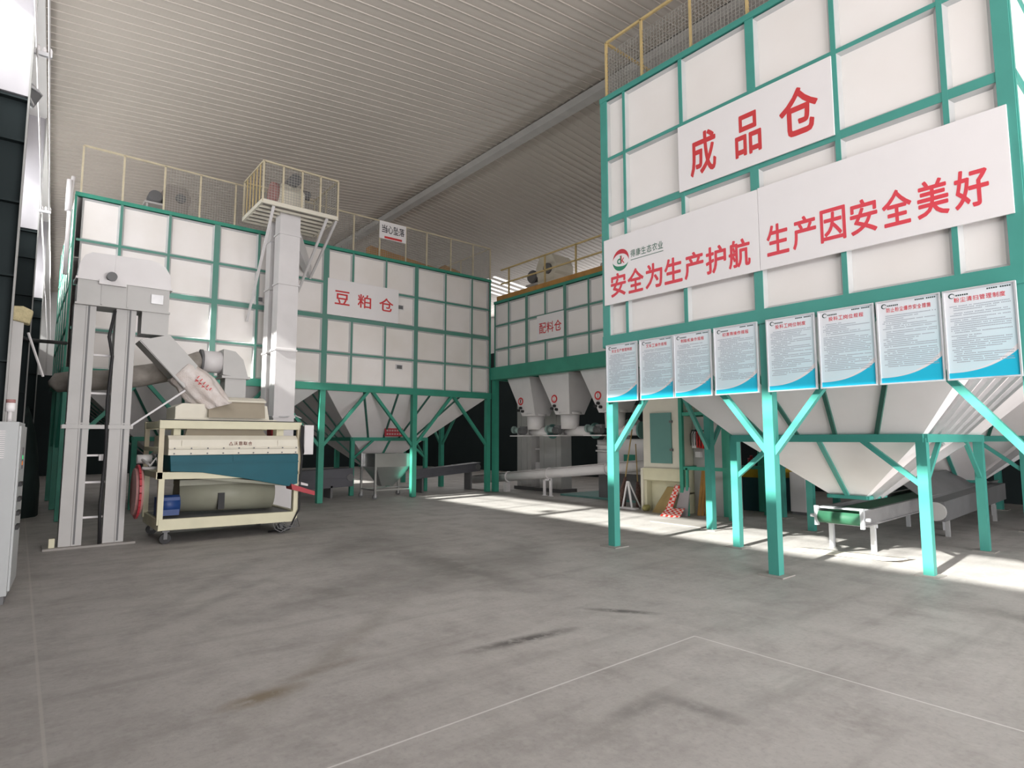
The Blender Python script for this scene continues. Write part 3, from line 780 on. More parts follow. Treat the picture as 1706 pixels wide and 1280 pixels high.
hood = [(0.55, 4.07), (0.57, 4.30), (0.63, 4.43), (0.72, 4.49), (1.5, 4.51), (1.62, 4.49), (1.72, 4.42), (1.79, 4.30), (1.81, 4.07)]
m.prism([(x, 11.06, z) for x, z in reversed(hood)], (0, 0.46, 0)); m.box(0.53, 1.83, 11.04, 11.54, 4.05, 4.085); m.box(1.02, 1.03, 11.05, 11.06, 4.1, 4.5)
m.build('hood', GREYL, t, world=True)
m = MB(); m.cyl((0.98, 11.03, 4.13), (0.98, 10.95, 4.13), 0.07); m.build('bearing', GREYD, t, world=True)
bx(0.82, 1.18, 11.0, 11.06, 4.0, 4.07).build('bearing_bracket', GREYL, t, world=True)
g = bx(1.53, 1.70, 11.035, 11.06, 3.80, 3.95).build('nameplate', STEEL, t, world=True)
m = MB(); m.rects([(1.42, 1.80, 11.08, 11.5, 3.69), (1.42, 1.80, 11.08, 11.5, 3.30)]); ch = m.build('discharge_chute', GREY, t, world=True)
m = MB()
a = Vector((1.40, 0, 3.18)); b = Vector((1.82, 0, 3.32)); d = Vector((0.74, 0, -0.77))
sec = [[(p.x, y, p.z) for p, y in ((a, 11.05), (b, 11.05), (b, 11.5), (a, 11.5))]]
a2 = Vector((2.07, 0, 2.45)); b2 = Vector((2.26, 0, 2.84))
sec.append([(p.x, y, p.z) for p, y in ((a2, 11.05), (b2, 11.05), (b2, 11.5), (a2, 11.5))])
m.loft(sec, True, False); m.bar((1.42, 11.04, 3.2), (2.08, 11.04, 2.47), 0.02, 0.03); m.build('sloping_chute', GREY, t, world=True)
br((1.36, 11.1, 1.82), (2.1, 11.1, 2.42), 0.028, 0.028).build('stay_rod', GREYL, t, world=True)
m = MB(); m.box(0.36, 1.5, 11.02, 11.55, 0.0, 0.03); m.build('base_plate', PAD, t, world=True)
bx(0.43, 0.50, 11.1, 11.16, 0.03, 0.16).build('foot_bracket', CREAM, t, world=True)
m = MB(); m.tube([(1.06, 11.09, 3.62), (1.0, 11.1, 3.2), (1.06, 11.1, 2.9), (1.03, 11.09, 2.2), (1.05, 11.09, 1.4), (1.02, 11.09, 0.6), (1.04, 11.09, 0.03)], 0.022, 8)
m.build('cable', BLACKM, t, world=True)
# woven sack tied over the spout
m = MB(); rings = []
sp = [((2.03, 11.27, 2.765), (0.74, 0, -0.67), .27, .245), ((2.10, 11.27, 2.70), (0.74, 0, -0.67), .275, .25), ((2.16, 11.27, 2.65), (0.74, 0, -0.67), .25, .24), ((2.24, 11.26, 2.57), (0.7, 0, -0.7), .28, .275), ((2.34, 11.25, 2.47), (0.68, 0, -0.73), .27, .28),
      ((2.44, 11.23, 2.37), (0.7, 0, -0.7), .27, .25), ((2.52, 11.2, 2.29), (0.65, 0, -0.75), .28, .22), ((2.58, 11.18, 2.23), (0.5, 0, -0.86), .30, .21), ((2.62, 11.16, 2.17), (0.3, 0, -0.95), .33, .22)]
rnd = random.Random(5)
for i, (c, d, r0, r1) in enumerate(sp):
    rg = m.ring(c, d, r0, 44, r1)
    cc = Vector(c); amp = (0.01, 0.04, 0.05, 0.06, 0.07, 0.08, 0.09, 0.11, 0.14)[i]
    rings.append([cc + (p - cc) * (1 + amp * math.sin(2 * PI * k / 44 * 9 + i * 0.5) + 0.6 * amp * math.sin(2 * PI * k / 44 * 5 - i * 0.9) + rnd.uniform(-.012, .012)) for k, p in enumerate(rg)])
m.loft(rings, True, True)
t = thing('woven_sack', 'dirty woven sack tied over the elevator spout, red print on it', 'sack', (2.3, 11.25, 2.1))
m.build('sack_cloth', SACK, t, world=True)
m = MB()
for i in range(5):
    b0 = Vector((2.22 + 0.05 * i, 10.955 + 0.006 * i, 2.60 - 0.047 * i))
    for dx, dz, ln, ang in ((0, 0, .05, -.6), (.02, .02, .05, .9), (-.01, -.03, .045, .2)):
        p = b0 + Vector((dx, 0, dz)); m.bar(p, p + Vector((ln * math.cos(ang), 0.0, ln * math.sin(ang))), 0.012, 0.03, up=(0, 1, 0))
m.build('red_print', RED, t, world=True)

# ------------------------------------------------------------------ cleaning sieve machine
t = thing('seed_cleaning_machine', 'cream and teal wheeled sieve cleaning machine beside the grey elevator', 'machine', (2.75, 11.2, 0))
XA, XB, YA, YB = 1.72, 3.84, 10.6, 11.95
m = MB()
for (za, zb, h) in ((0.20, 0.18, 0.17), ):
    for y in (YA, YB): m.bar((XA, y, 0.30), (XB, y, 0.27), 0.08, h)
    for x in (XA + 0.04, XB - 0.04): m.bar((x, YA, 0.29), (x, YB, 0.29), 0.08, h)
m.build('bottom_frame', CREAM, t, world=True, bevel=0.006)
for x in (XA + 0.02, XB - 0.03):
    for y in (YA, YB):
        br((x, y + (0.008 if y < 11 else -0.008), 0.3), (x, y + (0.008 if y < 11 else -0.008), 1.08), 0.08, 0.08, up=(1, 0, 0)).build('post', CREAM, t, world=True)
        br((x - (0.03 if x < 2.5 else -0.03), y, 1.0), (x - (0.03 if x < 2.5 else -0.03), y, 1.86), 0.07, 0.07, up=(1, 0, 0)).build('post', YEL2, t, world=True)
m = MB()
for y in (YA, YB): m.bar((XA - 0.05, y, 1.84), (XB + 0.03, y, 1.84), 0.09, 0.13)
for x in (XA, XB): m.bar((x, YA, 1.84), (x, YB, 1.84), 0.08, 0.11)
m.build('top_frame', CREAM, t, world=True, bevel=0.006)
m = MB(); m.bar((XA - 0.03, YA - 0.02, 1.911), (XB + 0.02, YA - 0.02, 1.911), 0.06, 0.014); m.bar((XA - 0.03, YB, 1.911), (XB + 0.02, YB, 1.911), 0.06, 0.014); m.build('dark_gasket', BLACKM, t, world=True)
m = MB()
for y in (YA, YB): m.bar((XA - 0.06, y, 1.05), (XB, y, 1.0), 0.07, 0.11)
m.bar((XA, YA, 1.05), (XA, YB, 1.05), 0.06, 0.1); m.bar((XA - 0.02, YA, 1.45), (XA - 0.02, YB, 1.45), 0.05, 0.07)
m.build('middle_frame', CREAM, t, world=True, bevel=0.005)
# cover, seams, trough
m = MB()
pr = [(10.52, 1.36), (10.52, 1.45), (10.50, 1.455), (10.50, 1.475), (10.52, 1.48), (10.54, 1.60), (10.62, 1.67), (11.8, 1.67), (11.85, 1.36)]
m.prism([(1.80, y, z) for y, z in pr], (2.0, 0, 0))
cv = m.build('sieve_cover', CREAML, t, world=True, bevel=0.006)
m = MB()
for i in range(9):
    for z in (1.465, 1.385): m.cyl((1.88 + i * 0.235, 10.495 if z > 1.4 else 10.515, z), (1.88 + i * 0.235, 10.485 if z > 1.4 else 10.505, z), 0.012, n=8)
m.build('bolts', GREYD, t, parent=cv, world=True)
for xx in (1.98, 3.45): bx(xx, xx + 0.26, 10.512, 10.53, 1.5, 1.585).build('inspection_flap', CREAML, t, parent=cv, world=True)
m = MB()
try:
    for i, ch in enumerate('△沃恩联合'): letter(m, ch, 0.0 + i * 0.075, 0.062 + i * 0.075, 0, 0.06, 0, 0.008)
    m.v = [Vector((2.67 + p.x, 10.517 - 0.002 + 0.17 * (p.z), 1.51 + p.z)) for p in m.v]
    m.build('maker_lettering', mat('faded_red_text', (0.38, 0.12, 0.09), 0.6), t, parent=cv, world=True)
except Exception as e: print('letter', e)
m = MB(); poly = [(1.83, 1.36), (3.82, 1.35), (3.82, 0.84), (3.66, 0.80), (2.9, 0.97), (2.3, 1.08), (1.85, 1.11)]
m.prism([(x, 10.54, z) for x, z in reversed(poly)], (0, 1.2, 0)); tr = m.build('teal_trough', TEAL, t, world=True, bevel=0.006)
m = MB(); m.bar((1.84, 10.535, 1.24), (3.82, 10.535, 1.225), 0.03, 0.022); m.bar((2.75, 10.538, 1.24), (2.75, 10.538, 1.35), 0.012, 0.012, up=(0, 1, 0)); m.build('flange_rib', TEAL, t, parent=tr, world=True)
m = MB(); m.prism([(1.86, 10.62, 1.08), (3.8, 10.62, 0.83), (3.8, 10.62, 0.78), (1.86, 10.62, 1.03)], (0, 1.1, 0)); m.build('under_trough_sheet', OLIVE, t, world=True)
# feed hopper on top
m = MB(); m.prism([(1.95, 11.0, 1.93), (1.95, 11.0, 2.14), (2.05, 11.0, 2.2), (3.4, 11.0, 2.2), (3.45, 11.0, 1.93)], (0, 0.75, 0)); m.box(1.93, 3.55, 10.92, 11.8, 1.90, 1.95)
fh = m.build('feed_hopper', CREAML, t, world=True, bevel=0.008)
m = MB(); m.prism([(2.42, 10.86, 1.97), (3.33, 10.86, 1.97), (3.36, 11.02, 2.25), (2.45, 11.02, 2.25)], (0, 0.06, 0.02)); m.build('sloped_lid', TAUPE, t, parent=fh, world=True)
m = MB(); m.prism([(2.46, 10.99, 2.25), (3.38, 10.99, 2.25), (3.38, 11.15, 2.31), (2.46, 11.15, 2.31)], (0, 0.02, 0.03)); m.build('lid_top', CREAML, t, parent=fh, world=True)
m = MB(); m.prism([(2.05, 10.66, 1.67), (3.3, 10.66, 1.67), (3.25, 10.78, 1.79), (2.1, 10.78, 1.79)], (0, 0.1, 0.0)); m.build('lower_lid', TAUPE, t, world=True)
bx(1.9, 2.0, 10.75, 10.95, 1.67, 1.79).build('support_block', CREAM, t, world=True); bx(3.5, 3.62, 10.75, 10.95, 1.67, 1.79).build('support_block', CREAM, t, world=True)
bx(3.52, 3.72, 11.1, 11.35, 1.67, 1.86).build('red_drive_box', REDP, t, world=True)
m = MB(); m.cyl((2.05, 11.15, 0.70), (3.55, 11.15, 0.66), 0.28, n=24); m.box(2.05, 3.6, 10.9, 11.4, 0.86, 0.95)
dr = m.build('aspirator_drum', OLIVE, t, world=True)
bx(2.62, 2.72, 10.84, 10.9, 0.45, 0.72).build('drum_slot', BLACKM, t, parent=dr, world=True)
m = MB(); m.cyl((1.74, 10.85, 0.58), (2.04, 10.85, 0.58), 0.15, n=18); m.box(1.72, 2.03, 10.72, 10.98, 0.42, 0.70); m.build('blue_motor', BLUE, t, world=True)
m = MB(); m.add([(1.76, 10.62, 0.385), (3.8, 10.62, 0.355), (3.8, 11.9, 0.355), (1.76, 11.9, 0.385)], [(0, 1, 2, 3)]); m.build('drip_tray', GREYD, t, world=True)
# belt guard at the left end
m = MB(); m.m = 0
gp = [(10.95 + 0.34 * math.sin(a) * (1.0), 0.80 + 0.36 * math.cos(a)) for a in [2 * PI * k / 24 for k in range(24)]]
m.prism([(1.42, y, z) for y, z in gp], (0.10, 0, 0)); m.build('belt_guard', PINK, t, world=True)
m = MB()
for k in range(24):
    a, b = gp[k], gp[(k + 1) % 24]; m.bar((1.47, a[0], a[1]), (1.47, b[0], b[1]), 0.115, 0.03, up=(1, 0, 0))
m.build('guard_rim', REDP, t, world=True)
m = MB(); m.tube([(1.50, 10.85, 1.3), (1.6, 10.7, 1.2), (1.66, 10.66, 1.32), (1.72, 10.7, 1.18)], 0.02); m.cyl((1.44, 10.9, 1.3), (1.64, 10.9, 1.3), 0.07); m.cyl((1.5, 10.8, 1.16), (1.7, 10.8, 1.16), 0.025)
m.build('crank_drive', GREY, t, world=True)
m = MB(); m.prism([(3.70, 10.5, 0.84), (4.12, 10.5, 0.69), (4.12, 10.5, 0.62), (3.72, 10.5, 0.74)], (0, 0.3, 0)); m.build('red_outlet_chute', REDP, t, world=True)
m = MB(); m.prism([(3.72, 10.84, 0.92), (4.12, 10.84, 0.80), (4.12, 10.84, 0.76), (3.72, 10.84, 0.86)], (0, 0.25, 0)); m.build('grey_outlet_chute', GREYL, t, world=True)
cb = bx(3.90, 4.07, 10.5, 10.78, 1.34, 1.86).build('control_box', GREYL, t, world=True, bevel=0.008)
bx(3.915, 4.055, 10.494, 10.502, 1.37, 1.83).build('box_door', GREYL, t, parent=cb, world=True)
m = MB(); m.tube([(3.86, 10.52, 1.86), (3.84, 10.5, 1.6), (3.88, 10.52, 1.3), (3.86, 10.53, 0.9), (3.86, 10.53, 0.4), (3.7, 10.55, 0.06), (3.4, 10.7, 0.03)], 0.016); m.tube([(3.87, 10.5, 1.84), (3.875, 10.49, 1.5), (3.9, 10.52, 1.36)], 0.02)
m.build('cable', BLACKM, t, world=True)
m = MB()
for k in range(5):
    a = 3.42 + 0.05 * k; m.tube([(a, 10.56, 0.19), (a + 0.05, 10.53, 0.08 + 0.015 * k), (a + 0.14, 10.52, 0.03 + 0.02 * k), (a + 0.26, 10.54, 0.10), (3.84, 10.56, 0.24)], 0.008, 6)
m.build('loose_wires', GREYD, t, world=True)
for (x, y) in ((1.84, 10.66), (3.60, 10.66), (1.84, 11.9), (3.60, 11.9)):
    m = MB(); m.box(x - 0.05, x + 0.05, y - 0.06, y + 0.06, 0.18, 0.21); m.bar((x, y - 0.035, 0.18), (x, y - 0.035, 0.07), 0.05, 0.008, up=(0, 1, 0)); m.bar((x, y + 0.035, 0.18), (x, y + 0.035, 0.07), 0.05, 0.008, up=(0, 1, 0))
    w = m.build('caster', GREYD, t, world=True)
    MB().cyl((x, y - 0.025, 0.08), (x, y + 0.025, 0.08), 0.08, n=18).build('wheel', BLACKM, t, parent=w, world=True)

# dust elbow duct + sagging cloth duct
t = thing('dust_elbow_duct', 'grey sheet metal elbow duct rising behind the cleaning machine', 'duct', (3.0, 11.8, 1.67))
m = MB(); m.prism([(2.80, 11.65, 2.78), (3.24, 11.65, 2.74), (3.14, 11.65, 3.08), (3.0, 11.65, 3.22), (2.80, 11.65, 3.25)], (0, 0.42, 0)); m.box(2.78, 3.27, 11.63, 12.09, 2.72, 2.765)
m.build('elbow', GREY, t, world=True)
bx(2.85, 3.21, 11.68, 12.04, 1.67, 2.73).build('riser', GREY, t, world=True)
m = MB(); m.cyl((2.46, 11.86, 3.02), (2.81, 11.86, 3.02), 0.20, n=24); m.build('round_inlet', GREYL, t, world=True)
m = MB(); m.cyl((2.45, 11.86, 3.02), (2.49, 11.86, 3.02), 0.215, n=24); m.build('clamp_band', GREYD, t, world=True)
m = MB(); rings = []
cp = [(2.47, 11.86, 3.02), (2.2, 11.88, 2.93), (1.9, 11.9, 2.78), (1.5, 11.95, 2.68), (1.1, 12.0, 2.60), (0.7, 12.05, 2.56), (0.42, 12.1, 2.52), (0.33, 12.12, 2.50)]
rnd = random.Random(2)
for i, c in enumerate(cp):
    d = Vector(cp[min(i + 1, 7)]) - Vector(cp[max(i - 1, 0)])
    rr = (0.2, 0.17, 0.19, 0.2, 0.19, 0.19, 0.17, 0.05)[i]; cc = Vector(c)
    rings.append([cc + (p - cc) * (1 + 0.05 * math.sin(6 * k * 2 * PI / 24 + i * 1.7) + rnd.uniform(-.03, .03)) for k, p in enumerate(m.ring(c, d, rr, 24, rr * 0.9))])
m.loft(rings, True, True)
o = m.build('cloth_duct', CLOTH, loc=(1.4, 12, 2.4)); tag(o, 'sagging grey cloth dust duct stretching behind the elevator legs', 'duct')

# ------------------------------------------------------------------ tall elevator with service platform
t = thing('bucket_elevator', 'tall pinkish-grey twin-leg elevator rising to the railed platform', 'elevator', (4.5, 13.9, 0))
for (y0, y1, x0, x1) in ((13.4, 13.75, 4.28, 4.73), (14.1, 14.42, 4.30, 4.75)):
    m = MB(); m.box(x0, x1, y0, y1, 0.0, 6.75)
    for z in (2.1, 3.6, 5.1, 6.25): m.box(x0 - 0.02, x1 + 0.02, y0 - 0.02, y1 + 0.02, z - 0.02, z + 0.02)
    m.build('leg_casing', GREYL, t, world=True)
m = MB(); m.rects([(4.22, 4.80, 13.35, 14.5, 6.75), (4.22, 4.80, 13.35, 14.5, 7.25), (4.30, 4.72, 13.5, 14.35, 7.45)]); m.build('head_casing', CREAML, t, world=True, bevel=0.01)
m = MB(); m.cyl((4.1, 13.6, 7.2), (4.22, 13.6, 7.2), 0.25, n=20); m.cyl((4.05, 14.0, 6.95), (4.22, 14.0, 6.95), 0.2, n=20); m.build('belt_cover', PINK, t, world=True)
m = MB(); m.cyl((4.55, 13.25, 7.52), (4.55, 13.65, 7.52), 0.13); m.cyl((4.75, 13.5, 7.3), (4.95, 13.5, 7.3), 0.1); m.build('motor', GREYD, t, world=True)
m = MB(); m.prism([(4.75, 13.6, 6.6), (5.5, 14.7, 6.0), (5.5, 14.7, 5.7), (4.75, 13.6, 6.1)], (0.05, 0.4, 0.0)); m.build('discharge_chute', GREYL, t, world=True)
m = MB(); m.tube([(4.2, 13.5, 2.12), (4.5, 13.33, 2.1), (4.8, 13.5, 2.14), (4.9, 13.4, 2.08)], 0.015); m.build('strap', STEEL, t, world=True)
p = thing('service_platform', 'railed steel platform around the head of the tall elevator', 'platform', (4.6, 13.8, 6.7))
X0, X1, Ya, Yb, ZP = 3.76, 5.44, 13.0, 14.45, 6.73
m = MB(); m.bar((X0, Ya, ZP), (X1, Ya, ZP), 0.05, 0.09); m.bar((X0, Yb, ZP), (X1, Yb, ZP), 0.05, 0.09); m.bar((X0, Ya, ZP), (X0, Yb, ZP), 0.05, 0.09); m.bar((X1, Ya, ZP), (X1, Yb, ZP), 0.05, 0.09)
for i in range(1, 6): m.bar((X0, Ya + (Yb - Ya) * i / 6, ZP - 0.03), (X1, Ya + (Yb - Ya) * i / 6, ZP - 0.03), 0.04, 0.05)
m.build('floor_frame', CREAML, p, world=True)
bx(X0, 4.2, Ya, Yb, ZP, ZP + 0.008).build('deck_plate', PAD, p, world=True); bx(4.82, X1, Ya, Yb, ZP, ZP + 0.008).build('deck_plate', PAD, p, world=True); bx(4.2, 4.82, Ya, 13.33, ZP, ZP + 0.008).build('deck_plate', PAD, p, world=True)
HR = 0.9
for (x, y) in [(X0, Ya), (4.18, Ya), (4.6, Ya), (5.02, Ya), (X1, Ya), (X0, Yb), (X1, Yb), (X1, 13.7), (4.6, Yb)]: br((x, y, ZP), (x, y, ZP + HR), 0.035, 0.035, up=(1, 0, 0)).build('post', YEL2, p, world=True)
for i in range(1, 6): br((X0, Ya + (Yb - Ya) * i / 6, ZP), (X0, Ya + (Yb - Ya) * i / 6, ZP + HR), 0.05, 0.012, up=(1, 0, 0)).build('side_slat', YEL, p, world=True)
m = MB()
for a, b in (((X0, Ya), (X1, Ya)), ((X1, Ya), (X1, Yb)), ((X1, Yb), (X0, Yb)), ((X0, Yb), (X0, Ya))): m.bar((*a, ZP + HR), (*b, ZP + HR), 0.035, 0.035)
m.build('top_rail', YEL2, p, world=True)
m = MB()
for a, b in (((X0, Ya), (X1, Ya)), ((X1, Ya), (X1, Yb)), ((X1, Yb), (X0, Yb))):
    A = Vector((*a, 0)); B = Vector((*b, 0)); n = int((B - A).length / 0.06)
    for i in range(n + 1):
        q = A.lerp(B, i / n); m.bar((q.x, q.y, ZP), (q.x, q.y, ZP + HR), 0.006, 0.006, up=(1, 0, 0))
    for i in range(15): m.bar((A.x, A.y, ZP + 0.06 * i), (B.x, B.y, ZP + 0.06 * i), 0.006, 0.006)
m.build('wire_mesh', WIRE, p, world=True)
for x, e in ((4.0, (4.02, 14.76, 4.4)), (5.2, (5.2, 14.76, 5.3)), (5.42, (5.5, 14.76, 5.7))):
    br((x, Ya + 0.02, ZP - 0.05), e, 0.05, 0.05).build('stay', GREYL, p, world=True)

m = MB(); m.tube([(0.53, 14.72, 4.9), (0.53, 14.72, 6.6), (0.56, 14.75, 6.95)], 0.04, 10); m.cyl((0.5, 14.7, 6.2), (0.5, 14.7, 6.85), 0.05)
tag(m.build('downpipe', BOARD, loc=(0.53, 14.72, 4.9)), 'short white pipe at the upper left corner of the back bin', 'pipe')
# ------------------------------------------------------------------ stainless cart under the back bin
t = thing('hopper_cart', 'stainless steel wheeled hopper cart under the back bin', 'cart', (7.9, 15.3, 0))
t.rotation_euler = (0, 0, 0)
X0, X1, Ya, Yb = 7.5, 8.66, 14.9, 15.75
for x in (X0, X1):
    for y in (Ya, Yb):
        br((x, y, 0.13), (x, y, 1.22), 0.05, 0.05, up=(1, 0, 0)).build('leg', STAIN, t, world=True)
        m = MB(); m.bar((x, y - 0.03, 0.15), (x, y - 0.03, 0.05), 0.05, 0.008, up=(0, 1, 0)); m.bar((x, y + 0.03, 0.15), (x, y + 0.03, 0.05), 0.05, 0.008, up=(0, 1, 0))
        c = m.build('caster', STEEL, t, world=True); MB().cyl((x - 0.0, y - 0.022, 0.065), (x, y + 0.022, 0.065), 0.065, n=18).build('wheel', GREYD, t, parent=c, world=True)
m = MB(); m.rects([(X0 + 0.03, X1 - 0.03, Ya + 0.02, Yb - 0.02, 1.22), (X0 + 0.03, X1 - 0.03, Ya + 0.02, Yb - 0.02, 0.86), (7.85, 8.2, 15.2, 15.45, 0.32)], caps=False); m.build('bin', STAIN, t, world=True)
m = MB(); m.bar((X0, Ya, 0.24), (X1, Ya, 0.24), 0.035); m.bar((X0, Yb, 0.24), (X1, Yb, 0.24), 0.035); m.bar((X0, Ya, 0.24), (X0, Yb, 0.24), 0.035); m.bar((X1, Ya, 0.24), (X1, Yb, 0.24), 0.035); m.build('lower_rails', STAIN, t, world=True)

# ------------------------------------------------------------------ conveyors
def belt_conveyor(label, p, q, w, zp, zq, legs, drum=True):
    t = thing('belt_conveyor', label, 'conveyor', (p[0], p[1], 0))
    P = Vector((*p, zp)); Q = Vector((*q, zq)); d = (Q - P).normalized(); sd = d.cross(Vector((0, 0, 1))).normalized()
    for s in (-1, 1):
        m = MB(); o = sd * (s * w / 2)
        m.bar(P + o + Vector((0, 0, 0.0)), Q + o, 0.02, 0.2); m.bar(P + o + Vector((0, 0, 0.1)), Q + o + Vector((0, 0, 0.1)), 0.06, 0.02); m.bar(P + o - Vector((0, 0, 0.1)), Q + o - Vector((0, 0, 0.1)), 0.06, 0.02)
        m.build('side_rail', RAILG, t, world=True)
        m = MB(); m.bar(P + o - d * 0.02 + Vector((0, 0, -0.14)), P + o - d * 0.02 + Vector((0, 0, 0.14)), 0.05, 0.05, up=d); m.cyl(P + o * 1.12 + Vector((0, 0, -0.01)), P + o * 1.3 + Vector((0, 0, -0.01)), 0.025); m.build('end_bracket', ALU, t, world=True)
    MB().loft([[P + d * 0.03 + sd * (s * w * 0.46) + Vector((0, 0, z)) for s, z in ((-1, 0.02), (1, 0.02), (1, 0.05), (-1, 0.05))], [Q + sd * (s * w * 0.46) + Vector((0, 0, z)) for s, z in ((-1, 0.02), (1, 0.02), (1, 0.05), (-1, 0.05))]], True, False).build('belt', mat('green_belt', (0.03, 0.13, 0.07), 0.6) if 'green_belt' not in bpy.data.materials else bpy.data.materials['green_belt'], t, world=True)
    MB().cyl(P + d * 0.02 - sd * w * 0.46 - Vector((0, 0, 0.02)), P + d * 0.02 + sd * w * 0.46 - Vector((0, 0, 0.02)), 0.085, n=20).build('head_drum', bpy.data.materials['green_belt'], t, world=True)
    m = MB(); m.bar(P + d * 0.12 - sd * w / 2 + Vector((0, 0, 0.11)), P + d * 0.12 + sd * w / 2 + Vector((0, 0, 0.11)), 0.16, 0.02); m.build('cover_plate', ALU, t, world=True)
    for f in legs:
        c = P.lerp(Q, f)
        for s in (-1, 1): br((c + sd * (s * w * 0.46)).to_tuple()[:2] + (0.0,), c + sd * (s * w * 0.46) - Vector((0, 0, 0.08)), 0.06, 0.06, up=(1, 0, 0)).build('leg', ALU, t, world=True)
        br(c - sd * w * 0.55 - Vector((0, 0, 0.14)), c + sd * w * 0.55 - Vector((0, 0, 0.14)), 0.05, 0.05).build('cross_tie', ALU, t, world=True)
    return t
belt_conveyor('low belt conveyor with green drum under the right bin hopper', (9.15, 3.72), (16.5, 3.72), 0.62, 0.5, 0.62, (0.055, 0.5, 0.95))
t = thing('covered_conveyor', 'dark covered inclined conveyor behind the first right-bin hopper', 'conveyor', (12.0, 3.4, 0))
m = MB(); m.prism([(11.6, 3.1, 0.28), (15.6, 3.1, 0.40), (15.6, 3.1, 0.72), (11.6, 3.1, 0.60)], (0, 0.25, 0)); m.prism([(11.6, 3.35, 0.60), (15.6, 3.35, 0.72), (15.6, 3.75, 1.02), (11.6, 3.75, 0.90)], (0, 0.02, 0.02)); m.build('cover', GREYD, t, world=True)
MB().cyl((11.55, 3.22, 0.44), (11.61, 3.22, 0.44), 0.15, n=22).build('end_flange', GREY, t, world=True)
for x in (12.0, 15.0): bx(x - 0.03, x + 0.03, 3.15, 3.21, 0, 0.32).build('leg', STEEL, t, world=True)
def trough(label, p, q, w, h, zp, zq, m_, legs):
    t = thing('drag_conveyor', label, 'conveyor', (p[0], p[1], 0))
    br((*p, zp), (*q, zq), w, h).build('trough', m_, t, world=True)
    k = MB(); k.bar((*p, zp + h * 0.5), (*q, zq + h * 0.5), w + 0.06, 0.02); k.bar((*p, zp), (*q, zq), w + 0.03, 0.02); k.build('rib', m_, t, world=True)
    for f in legs:
        c = Vector((*p, zp)).lerp(Vector((*q, zq)), f); bx(c.x - 0.03, c.x + 0.03, c.y - w / 2, c.y + w / 2, 0, c.z - h * 0.4).build('leg', GREYD, t, world=True)
    k = MB(); e = Vector((*q, zq)); k.cyl(e + Vector((-0.1, -w * 0.6, 0)), e + Vector((-0.1, w * 0.6, 0)), 0.1); k.build('end_bearing', GREYD, t, world=True)
    return t
trough('dark drag conveyor rising to the right behind the stainless cart', (9.3, 16.0), (11.7, 16.0), 0.35, 0.26, 0.55, 0.72, SLATE, (0.1, 0.85))
trough('dark drag conveyor lying low under the left half of the back bin', (3.2, 16.2), (7.35, 16.2), 0.5, 0.5, 0.42, 0.55, SLATE, (0.15, 0.85))
# long white screw conveyor
t = thing('screw_conveyor', 'long white tube conveyor rising in front of the batching bin', 'conveyor', (11.79, 12.8, 0))
A = Vector((11.79, 16.3, 0.28)); B = Vector((11.79, 8.95, 1.0))
MB().cyl(A, B, 0.135, n=22).build('tube', GREYL, t, world=True)
m = MB()
for f in (0.25, 0.5, 0.8):
    c = A.lerp(B, f); d = (B - A).normalized(); m.cyl(c - d * 0.015, c + d * 0.015, 0.17, n=22)
m.bar(A + Vector((0, 0, 0.14)), B + Vector((0, 0, 0.14)), 0.18, 0.012)
m.build('flange', GREYL, t, world=True)
m = MB()
c = A.lerp(B, 0.49)
for s in (-0.13, 0.13): m.bar((11.79, c.y + s, 0), (11.79, c.y + s, c.z - 0.12), 0.06, 0.06, up=(1, 0, 0)); m.box(11.74, 11.84, c.y + s - 0.06, c.y + s + 0.06, 0, 0.015)
m.bar((11.79, c.y - 0.15, c.z - 0.17), (11.79, c.y + 0.15, c.z - 0.17), 0.06, 0.05); m.build('stand', BOARD, t, world=True)
bx(11.7, 11.88, 14.5, 14.62, 0, 0.3).build('foot', GREYL, t, world=True)
# weighing screws below the small hoppers
def feeder(label, ya, yb, green_end=True):
    t = thing('screw_feeder', label, 'feeder', (11.85, (ya + yb) / 2, 1.7), 0, 'screw feeders below the small hoppers')
    MB().cyl((11.9, ya, 1.84), (11.9, yb, 1.84), 0.135, n=20).build('tube', GREYL, t, world=True)
    MB().cyl((11.9, yb, 1.84), (11.9, yb - 0.05, 1.84), 0.21, n=24).build('end_flange', DOORG if green_end else GREYL, t, world=True)
    m = MB(); m.cyl((11.62, ya + 0.22, 1.86), (11.62, ya - 0.02, 1.86), 0.10, n=14); m.box(11.55, 11.70, ya - 0.06, ya + 0.15, 1.9, 2.0)
    for i in range(6): m.cyl((11.62, ya + 0.2 - 0.035 * i, 1.86), (11.62, ya + 0.19 - 0.035 * i, 1.86), 0.115, n=14)
    m.build('motor', GREYD, t, world=True)
    m = MB(); m.cyl((11.62, ya + 0.42, 1.88), (11.62, ya + 0.22, 1.88), 0.085, n=14); m.cyl((11.62, ya + 0.52, 1.9), (11.62, ya + 0.46, 1.9), 0.11, n=14); m.build('gearbox', mat('pale_green_gearbox', (0.28, 0.38, 0.36), 0.5) if 'pale_green_gearbox' not in bpy.data.materials else bpy.data.materials['pale_green_gearbox'], t, world=True)
    bx(11.5, 11.9, ya - 0.1, ya + 0.55, 1.70, 1.73).build('mount', GREYL, t, world=True)
    return t
feeder('screw feeder under the first small hopper, nearest the back bin', 13.5, 12.62)
feeder('screw feeder under the second small hopper with red number disc', 12.0, 10.95)
feeder('screw feeder under the third small hopper, mostly behind the corner leg', 10.45, 9.4)

